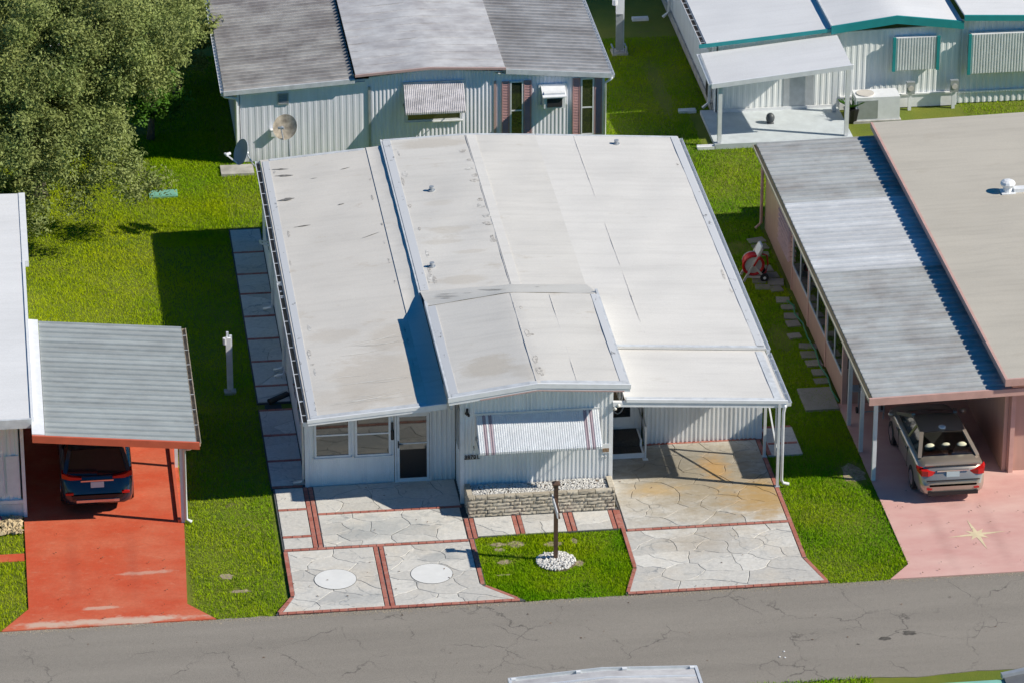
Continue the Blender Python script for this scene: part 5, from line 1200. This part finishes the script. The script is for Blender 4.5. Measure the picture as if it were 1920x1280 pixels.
for (x, y) in ((13.75, 32.6), (14.0, 24.4), (14.1, 21.4)):
    nm = {32.6:'farthest white splash block on the grass by the white side wall', 24.4:'white splash block on the grass under the porch downspout', 21.4:'pale splash block on the grass by the porch post'}[y]
    b = MB(); b.box(x-.3,y-.1,ZG,x+.25,y+.1,.03); b.box(x-.3,y-.1,.03,x+.25,y-.06,.07); b.box(x-.3,y+.06,.03,x+.25,y+.1,.07); single('splash_block', b, MAT['white'], nm, 'splash block', 'splash blocks', base=(x,y,0))
for y in (32.4, 24.35): b = MB(); b.tube([(14.36,y,2.36),(14.5,y,2.2),(14.66,y,2.1),(14.66,y,.3),(14.45,y,.12)], .05, 8); part(wh, 'downspout', b, MAT['white_al'], True)

# ================================================================== LEFT HOME WITH RED DRIVE
lh = thing('mobile_home', (-9, 4, 0), 'white roofed home at the left with a grey ribbed carport and red fascia', 'mobile home')
lf = -1.9; lb_ = 5.0
rlc = pan_roof(lh, -6.72, -2.93, lf, lb_, 2.80, 2.42, .30, MAT['pan_left'])
b = MB(); slope_box(b, -7.05,-2.85,lf-.07,lf-.001,2.86,2.41,-.16,.03); part(rlc, 'fascia', b, MAT['redpaint'])
gutter(lh, (-2.92,lb_,2.40), (-2.92,lf,2.40), .10, .09, 1, mat=MAT['rust'], hang=.9)
b = MB(); slope_box(b, -7.05,-6.73,lf,lb_,2.90,2.86,-.06,.02); part(rlc, 'valley_flashing', b, MAT['white'])
zlh = lambda x, y: 2.97+.08*(-7.06-x)/4
rlh = part(lh, 'roof', roof_patch(-14, -7.06, -1.25, 13.4, zlh, .07, .6), MAT['roof_far'], True, 'plain white main roof')
b = MB(); b.box(-14,-1.33,2.80,-7.04,-1.251,3.05); part(rlh, 'fascia', b, MAT['flash']); b = MB(); b.box(-7.058,-1.25,2.82,-6.98,8.6,3.0); b.box(-7.058,8.62,2.82,-6.88,13.4,2.99); part(rlh, 'edge_trim', b, MAT['white'])
part(lh, 'wall', ribwall((-14,-.70),(-7.34,-.70),(0,-1),.5,2.85,2.85,.2,.025), MAT['siding_c']); part(lh, 'wall', ribwall((-7.34,-.70),(-7.34,13.2),(1,0),0,2.85,2.85,.2,.02), MAT['siding_c'])
b = MB(); b.box(-14,-.74,0,-7.36,-.66,.40); sk = part(lh, 'skirting', b, MAT['white'])
lm2 = MB(); lm2.box(0,-.02,0,.05,0,.34); lmm = lm2.mesh('skirting_slat', MAT['white'])
for k in range(22): piece(sk, 'skirting_slat', lmm, (-9.4+k*.09, -.742, .03))
b = MB(); b.box(-14,-.80,.42,-7.36,-.70,.50); part(lh, 'base_trim', b, MAT['white'])
for x0, x1 in ((-8.25,-7.85),(-7.75,-7.42),(-9.1,-8.4)): b = MB(); b.box(x0,-.755,.62,x1,-.728,1.75); part(lh, 'shutter_panel', b, MAT['white'])
b = MB(); b.box(-7.36,-.80,0,-7.27,-.68,2.7); part(lh, 'corner_post', b, MAT['white'])
for y in (-1.56, 1.6, 4.6): b = MB(); b.box(-3.36,y-.05,.0,-3.27,y+.05,2.36); part(lh, 'post', b, MAT['white'])
b = MB(); b.box(-3.45,-1.60,.0,-3.37,5.0,.10); part(lh, 'kerb', b, MAT['redpaint'])
b = MB(); b.tube([(-2.97,lf+.05,2.30),(-3.1,lf+.12,2.2),(-3.24,-1.62,2.1),(-3.24,-1.62,.12),(-3.1,-1.66,.05)], .045, 8); part(lh, 'downspout', b, MAT['white_al'], True)
b = MB(); b.box(-7.2,4.9,0,-3.4,4.98,2.3); part(lh, 'wall', b, plain('shed_wall',(.10,.08,.09),.7), label='dark back wall of the carport')
rbp = random.Random(4); pts = [(rbp.uniform(-9.2,-7.45), rbp.uniform(-1.75,-.85)) for _ in range(420)]
b = chips(pts, lambda x, y: .05, .05, .11, 9); o = single('rock_bed', b, plain('tan_rock',(.50,.40,.24),.85,0,.5,8), 'tan rocks heaped along the left home skirting', None, kind='stuff', base=(-8.3,-1.3,0))
b = MB(); b.sphere((-8.4,-1.0,.12),(.5,.2,.14),12,6); single('purple_plant', b, plain('purple',(.10,.03,.10),.8,0,.7,14), 'low purple plant at the edge of the tan rocks', 'plant', smooth=True, base=(-8.4,-1,0))

# ================================================================== ROOFS ACROSS THE STREET (bottom edge)
ah = thing('house', (5.5, -20, 0), 'silver carport roof with white gutter poking in at the bottom edge', 'carport')
zah = lambda x, y: 2.95+.13*(x-3.35)/2.1 if x < 5.45 else 3.08-.10*(x-5.45)/2.15
b = MB(); rr2 = part(ah, 'roof', roof_patch(3.38, 7.55, -24, -15.9, zah, .06, .4), MAT['pan_mid'], True)
for k in range(12): strip(rr2, 3.40, 7.53, -16.25-k*.42, -16.20-k*.42, zah, MAT['white_al'], 'seam', .03)
for xa, xb in ((3.30,5.45),(5.45,7.62)):
    b = MB(); slope_box(b, xa,xb,-15.80,-15.775,zah(xa,0),zah(xb,0),-.08,.03); slope_box(b, xa,xb,-15.88,-15.80,zah(xa,0),zah(xb,0),-.08,-.065); part(rr2, 'gutter', b, MAT['white_al'])
for x in (3.42,4.9,5.95,7.5): b = MB(); b.box(x-.05,-15.87,zah(x,0)-.03,x+.05,-15.79,zah(x,0)+.028); part(rr2, 'gutter_hanger', b, MAT['white'])
b = MB(); b.box(3.30,-24,2.88,3.37,-15.8,2.97); b.box(7.56,-24,2.90,7.63,-15.8,3.0); part(rr2, 'edge_trim', b, MAT['white_al'])
for x in (3.5,7.4): b = MB(); b.box(x-.05,-16.1,ZG,x+.05,-16.0,2.9); part(ah, 'post', b, MAT['white_al'])
aq = thing('house', (16, -20, 0), 'aqua edged grey roof at the bottom right corner', 'house')
b = MB(); b.box(12.5,-24,2.40,15.1,-16.42,2.52); part(aq, 'roof', b, plain('aqua_paint',(.22,.48,.40),.5)); b = MB(); b.hexa([(14.3,-24,2.52),(20,-24,2.52),(20,-15.6,2.52),(14.6,-16.45,2.52)],[(14.3,-24,2.56),(20,-24,3.2),(20,-15.6,3.0),(14.6,-16.45,2.58)]); rr3 = part(aq, 'roof', b, plain('charcoal_roof',(.12,.13,.14),.7))
b = MB(); b.bar((14.55,-16.40,2.60),(20,-15.55,3.02),.12); part(rr3, 'edge_trim', b, MAT['grey_al']); b = MB(); b.box(12.7,-24,ZG,19.8,-16.9,2.4); part(aq, 'wall', b, MAT['siding'])
# ================================================================== CARS
def loft(mb, rings, mi=0, cap=True):
    n = len(rings[0]); o = len(mb.v)
    vs = [p for r in rings for p in r]; fs = []
    for i in range(len(rings)-1):
        for j in range(n): fs.append((i*n+j, i*n+(j+1)%n, (i+1)*n+(j+1)%n, (i+1)*n+j))
    if cap: fs.append(tuple(range(n-1,-1,-1))); fs.append(tuple((len(rings)-1)*n+j for j in range(n)))
    return mb.add(vs, fs, mi)
def car(name, x, y, label, paint, st, gh, W, wheels, tail, plate_z, rear_y, suv=False, wr=.32):
    """st: stations (y, halfwidth, z_low, z_shoulder, z_top); gh: greenhouse points"""
    t = thing(name, (x, y, .012), label, 'car')
    def ring(s):
        yy, w, zl, zs, zt = s
        h = [(0,zl),(w*.82,zl),(w*.95,zl+.07),(w,zl+.22),(w*1.0,(zl+zs)/2+.1),(w*.985,zs-.06),(w*.93,zs),(w*.72,zt),(0,zt+.015)]
        full = h + [(-a, b) for a, b in reversed(h[1:-1])]
        return [(x+a, y+yy, b) for a, b in full]
    b = MB(); loft(b, [ring(s) for s in st]); body = part(t, 'body', b, paint, True)
    (rb_, rt_, ft_, fb_, hb, ht, zb, zt) = gh     # y rear base, rear top, front top, front base, half width base/top, z base/top
    # roof panel
    n = 8; rows = []
    for i in range(n+1):
        u = i/n; yy = rt_+(ft_-rt_)*u; cz = zt - .05*(2*u-1)**2
        rows.append([(x+ht*v, y+yy, cz - .035*abs(v)**2.5) for v in (-1,-.7,-.35,0,.35,.7,1)])
    b = MB(); b.grid(rows); b.grid([[(p[0],p[1],p[2]-.03) for p in reversed(r)] for r in rows]); part(t, 'roof', b, paint, True)
    zr = zt-.085
    c = {'rl':(x-ht,y+rt_,zr),'rr':(x+ht,y+rt_,zr),'fl':(x-ht,y+ft_,zr),'fr':(x+ht,y+ft_,zr),'brl':(x-hb,y+rb_,zb),'brr':(x+hb,y+rb_,zb),'bfl':(x-hb,y+fb_,zb),'bfr':(x+hb,y+fb_,zb)}
    for a, d in (('rl','brl'),('rr','brr'),('fl','bfl'),('fr','bfr')): b = MB(); b.bar(c[a], c[d], .10, .09); part(t, 'pillar', b, paint)
    for sgn, k in ((-1,'l'),(1,'r')):
        m1 = (x+sgn*ht, y+(rt_+ft_)/2, zr); m2 = (x+sgn*hb, y+(rb_+fb_)/2, zb); b = MB(); b.bar(m1, m2, .09, .05); b.bar(c['r'+k], c['f'+k], .07, .06); part(t, 'pillar', b, paint if not suv else MAT['black'])
        q1 = [c['br'+k], m2, m1, c['r'+k]]; q2 = [m2, c['bf'+k], c['f'+k], m1]
        for q in (q1, q2):
            b = MB(); b.add([tuple(p) for p in q], [(0,1,2,3)]); b.add([(p[0]-sgn*.012,p[1],p[2]) for p in q], [(3,2,1,0)]); part(t, 'side_window', b, MAT['carglass'])
    zc = zt-.045
    b = MB(); q = [c['brl'],c['brr'],c['rr'],c['rl']]; mid = lambda a, d: ((a[0]+d[0])/2, (a[1]+d[1])/2-.05, (a[2]+d[2])/2+.03)
    b.grid([[c['brl'], (x,y+rb_-.07,zb+.01), c['brr']], [c['rl'], (x,y+rt_-.03,zc), c['rr']]]); b.grid([[ (p[0],p[1]+.012,p[2]-.01) for p in r_] for r_ in ([c['brr'], (x,y+rb_-.07,zb+.01), c['brl']], [c['rr'], (x,y+rt_-.03,zc), c['rl']])])
    part(t, 'rear_window', b, MAT['clear'] if not suv else MAT['carglass'])
    b = MB(); b.grid([[c['bfr'], (x,y+fb_+.08,zb+.01), c['bfl']], [c['fr'], (x,y+ft_+.03,zc), c['fl']]]); part(t, 'windscreen', b, MAT['carglass'])
    b = MB(); b.box(x-hb*.95,y+rb_+.1,zb-.25,x+hb*.95,y+fb_-.2,zb-.02); part(t, 'cabin_floor', b, MAT['black'])
    if not suv:
        for dx in (-.42, 0, .42):
            b = MB(); b.sphere((x+dx, y+rb_+.36, zb+.13), (.15,.07,.12), 10, 6); part(t, 'headrest', b, MAT['seat'], True)
        b = MB(); b.box(x-.62,y+rb_+.30,zb-.1,x+.62,y+rb_+.5,zb+.05); part(t, 'rear_seat', b, MAT['seat'])
    for wy in wheels:
        for sgn in (-1, 1):
            b = MB(); b.tube([(x+sgn*(W-.21), y+wy, wr+.012), (x+sgn*(W+.005), y+wy, wr+.012)], wr, 24); w_ = part(t, 'wheel', b, MAT['rubber'])
            b = MB(); b.tube([(x+sgn*(W-.1), y+wy, wr+.012), (x+sgn*(W+.012), y+wy, wr+.012)], wr*.62, 18); part(w_, 'rim', b, MAT['chrome'])
    for sgn in (-1, 1):
        b = MB(); loft(b, [[(x+sgn*p[0], y+p[1], p[2]) for p in r_] for r_ in tail]); part(t, 'taillight', b, MAT['taillight'])
    b = MB(); b.box(x-.17, y+rear_y-.03, plate_z-.08, x+.17, y+rear_y+.0, plate_z+.08); part(t, 'licence_plate', b, MAT['plate'])
    b = MB(); b.box(x-.42, y+rear_y-.02, plate_z+.09, x+.42, y+rear_y+.03, plate_z+.125); part(t, 'chrome_strip', b, MAT['chrome'])
    return t, body
# tan sedan in the pink carport
SY = -2.92; DS = -.42
L = 4.55
st = [(0.00,.60,.34,.56,.60),(.03,.74,.27,.60,.66),(.12,.83,.24,.78,.90),(.22,.86,.22,.92,1.02),(.45,.885,.20,.95,1.045),(.9,.89,.19,.955,1.02),(1.6,.89,.19,.95,1.0),(2.6,.89,.19,.94,.98),(3.3,.885,.19,.90,.96),(3.7,.87,.20,.84,.90),(4.2,.82,.22,.74,.80),(4.45,.70,.27,.62,.68),(4.55,.5,.32,.52,.56)]
sedan, body = car('sedan', 16.48, SY, 'silver tan sedan parked under the pink carport, seen from behind', MAT['car_tan'], st, (.66,1.42,2.45,3.40,.76,.555,1.0,1.45), .89, (.98, 3.55),
    [[(.46,.10,.80),(.46,.10,.88),(.46,.22,.90),(.46,.22,.80)],[(.66,.05,.78),(.66,.05,.92),(.66,.2,.94),(.66,.2,.78)],[(.82,.09,.78),(.82,.09,.93),(.82,.3,.96),(.82,.3,.80)],[(.895,.32,.84),(.895,.32,.92),(.895,.46,.94),(.895,.46,.86)]], .80, .085)
for sgn in (-1, 1):
    b = MB(); b.box(16.48+sgn*.62-.07,SY-.015,.42,16.48+sgn*.62+.07,SY+.03,.46); part(sedan, 'reflector', b, MAT['taillight'])
    for yy in (1.55, 2.65): b = MB(); b.box(16.48+sgn*.872,SY+yy,.36,16.48+sgn*.897,SY+yy+.016,.93); part(sedan, 'panel_gap', b, MAT['black'])
    for yy in (1.65, 2.75): b = MB(); b.box(16.48+sgn*.88,SY+yy,.80,16.48+sgn*.91,SY+yy+.16,.83); part(sedan, 'door_handle', b, MAT['chrome'])
    b = MB(); b.sphere((16.48+sgn*.96,SY+3.28,1.02),(.10,.07,.07),10,6); part(sedan, 'mirror', b, MAT['car_tan'], True)
b = MB(); b.box(15.78,SY-.012,.66,17.18,SY+.03,.674); part(sedan, 'panel_gap', b, MAT['black'])
b = MB(); b.box(15.82,SY-.03,.26,17.14,SY+.01,.36); part(sedan, 'bumper_trim', b, MAT['black'])
b = MB(); b.hexa([(15.75,SY+.14,1.03),(17.21,SY+.14,1.03),(17.21,SY+.20,1.05),(15.75,SY+.20,1.05)],[(15.75,SY+.13,1.05),(17.21,SY+.13,1.05),(17.21,SY+.20,1.07),(15.75,SY+.20,1.07)]); part(sedan, 'boot_lip', b, MAT['car_tan'])
b = MB(); b.sphere((16.48,SY+1.52,1.455),(.10,.12,.035),10,6); part(sedan, 'antenna_fin', b, MAT['white'], True)
UY = -.90
# dark suv in the red carport
st = [(0.00,.66,.40,.62,.66),(.04,.80,.32,.66,.70),(.10,.86,.30,.95,1.02),(.20,.90,.26,1.05,1.10),(.5,.92,.24,1.08,1.12),(1.2,.93,.23,1.08,1.12),(2.6,.93,.23,1.06,1.10),(3.4,.92,.23,1.03,1.08),(3.9,.90,.24,.98,1.04),(4.4,.84,.28,.86,.92),(4.6,.66,.34,.7,.74)]
suv, body = car('suv', -5.45, UY, 'dark blue sport utility car reversed under the red trimmed carport', MAT['car_navy'], st, (.16,.55,2.65,3.45,.82,.66,1.10,1.70), .93, (.95, 3.65),
    [[(.40,.04,1.02),(.40,.04,1.07),(.40,.16,1.07),(.40,.16,1.02)],[(.70,.03,1.02),(.70,.03,1.12),(.70,.2,1.12),(.70,.2,1.02)],[(.90,.10,1.06),(.90,.10,1.20),(.90,.35,1.20),(.90,.35,1.08)]], .86, .06, True, .36)
b = MB(); b.box(-6.1,UY-.04,.50,-4.8,UY+.02,.60); part(suv, 'bumper_trim', b, MAT['black']); b = MB(); b.box(-6.0,UY-.05,.40,-4.9,UY+.01,.47); part(suv, 'skid_plate', b, MAT['chrome'])
for sgn in (-1, 1): b = MB(); b.box(-5.45+sgn*.72-.1,UY-.035,.62,-5.45+sgn*.72+.1,UY+.02,.68); part(suv, 'reflector', b, MAT['taillight'])

# ================================================================== TREES
def leaf_cloud(clumps, per, size, seed):
    r = np.random.default_rng(seed); n = len(clumps)*per
    C = np.repeat(np.array([c[:3] for c in clumps]), per, 0); Rr = np.repeat(np.array([c[3] for c in clumps]), per)
    d = r.normal(size=(n,3)); d /= np.linalg.norm(d, axis=1)[:,None]; rad = Rr*(r.random(n)**.45)
    P = C + d*rad[:,None]*np.array([1,1,.72])
    nv = d*.6 + r.normal(size=(n,3))*.6 + np.array([0,0,.5]); nv /= np.linalg.norm(nv, axis=1)[:,None]
    t = np.cross(nv, r.normal(size=(n,3))); t /= np.linalg.norm(t, axis=1)[:,None]; b = np.cross(nv, t)
    s = size*r.uniform(.6,1.4,n)
    V = np.stack([P-t*s[:,None], P+b*(s*.42)[:,None], P+t*s[:,None], P-b*(s*.42)[:,None]], 1).astype(np.float32)
    return V
def leaf_mesh(name, V, mat):
    n = len(V); me = bpy.data.meshes.new(name); me.vertices.add(4*n); me.vertices.foreach_set('co', V.reshape(-1))
    me.loops.add(4*n); me.loops.foreach_set('vertex_index', np.arange(4*n, dtype=np.int32)); me.polygons.add(n)
    me.polygons.foreach_set('loop_start', np.arange(0,4*n,4,dtype=np.int32)); me.polygons.foreach_set('loop_total', np.full(n,4,np.int32)); me.update(calc_edges=True); me.materials.append(mat); return me
def tree(name, base, label, lobes, nclump, per, size, mat, trunk_r, fork, seed, cr=(.35,.75)):
    t = thing(name, base, label, 'tree', 'trees at the upper left'); r = random.Random(seed); cl = []
    tot = sum(l[3]*l[4]*l[5] for l in lobes)
    for (cx, cy, cz, a, b_, c) in lobes:
        for _ in range(int(nclump*a*b_*c/tot)):
            while True:
                u = [r.gauss(0,1) for _ in range(3)]; L = math.sqrt(sum(q*q for q in u)) or 1; q = r.random()**.28
                u = [v/L*q for v in u]
                if u[2] > -.75: break
            cl.append((cx+a*u[0], cy+b_*u[1], cz+c*u[2], r.uniform(*cr)))
    V = leaf_cloud(cl, per, size, seed) - np.array(base, np.float32)
    me = leaf_mesh('crown', V.astype(np.float32), mat); o = bpy.data.objects.new('crown', me); COL.objects.link(o); o.parent = t; ORG[o] = ORG[t]
    b = MB(); bx_, by_, bz_ = base; b.tube([(bx_,by_,ZG-.1),(bx_+.05,by_,.5),(bx_+.1,by_+.05,fork)], [trunk_r*1.4,trunk_r,trunk_r*.8], 10); tr = part(t, 'trunk', b, MAT['bark'], True)
    for k in range(16):
        c = cl[r.randrange(len(cl))]; s = Vector((bx_+.1,by_+.05,fork-.1)); e = Vector(c[:3]); m_ = s.lerp(e,.5)+Vector((r.uniform(-.3,.3),r.uniform(-.3,.3),r.uniform(0,.5)))
        b = MB(); b.tube([s, s.lerp(m_,.5), m_, m_.lerp(e,.6), e], [trunk_r*.5,trunk_r*.4,trunk_r*.28,trunk_r*.18,.02], 6); part(tr, 'limb', b, MAT['bark'], True)
    return t
tree('oak_tree', (-6.6, 20.2, 0), 'big spreading oak with dusty green leaves at the upper left',
     [(-6.4,20.0,4.4,3.4,3.4,2.3),(-4.3,20.6,4.4,2.6,2.4,1.7),(-7.6,17.0,3.0,2.1,2.2,1.7),(-5.2,17.2,2.8,2.0,1.7,1.1),(-7.4,15.2,2.0,1.4,1.3,.9),(-4.6,16.6,2.1,1.8,1.6,.9),(-9.2,19.5,4.2,2.8,3,2.2),(-4.0,23.0,4.2,2.4,2.0,1.6),(-8.2,23.5,4.4,3,2.5,2),(-2.7,20.9,4.5,1.2,1.4,.9)], 700, 400, .055, MAT['leaf'], .34, 1.9, 21)
tree('citrus_tree', (-2.9, 24.2, 0), 'small bright green citrus tree tucked behind the oak', [(-2.9,24.2,1.7,1.1,1.1,1.1)], 40, 160, .075, MAT['leaf2'], .10, .9, 22, (.2,.45))
tree('citrus_tree', (-1.9, 27.6, 0), 'leafy green tree at the top edge between the oak and the grey roof', [(-1.9,27.6,2.2,1.3,1.3,1.3)], 60, 160, .08, MAT['leaf'], .12, 1.2, 23, (.25,.5))
# white shed half hidden behind the oak
sh = thing('shed', (-5.2, 29, 0), 'low white shed glimpsed through the oak leaves', 'shed')
part(sh, 'wall', ribwall((-6.6,28),(-3.8,28),(0,-1),0,1.7,1.7,.2,.02), MAT['siding']); b = MB(); b.box(-6.56,28.07,0,-3.84,30,1.7); part(sh, 'body', b, MAT['siding'])
b = MB(); b.hexa([(-6.8,27.8,1.70),(-3.6,27.8,1.70),(-3.6,30.2,1.95),(-6.8,30.2,1.95)],[(-6.8,27.8,1.76),(-3.6,27.8,1.76),(-3.6,30.2,2.01),(-6.8,30.2,2.01)]); part(sh, 'roof', b, MAT['roof_far'])
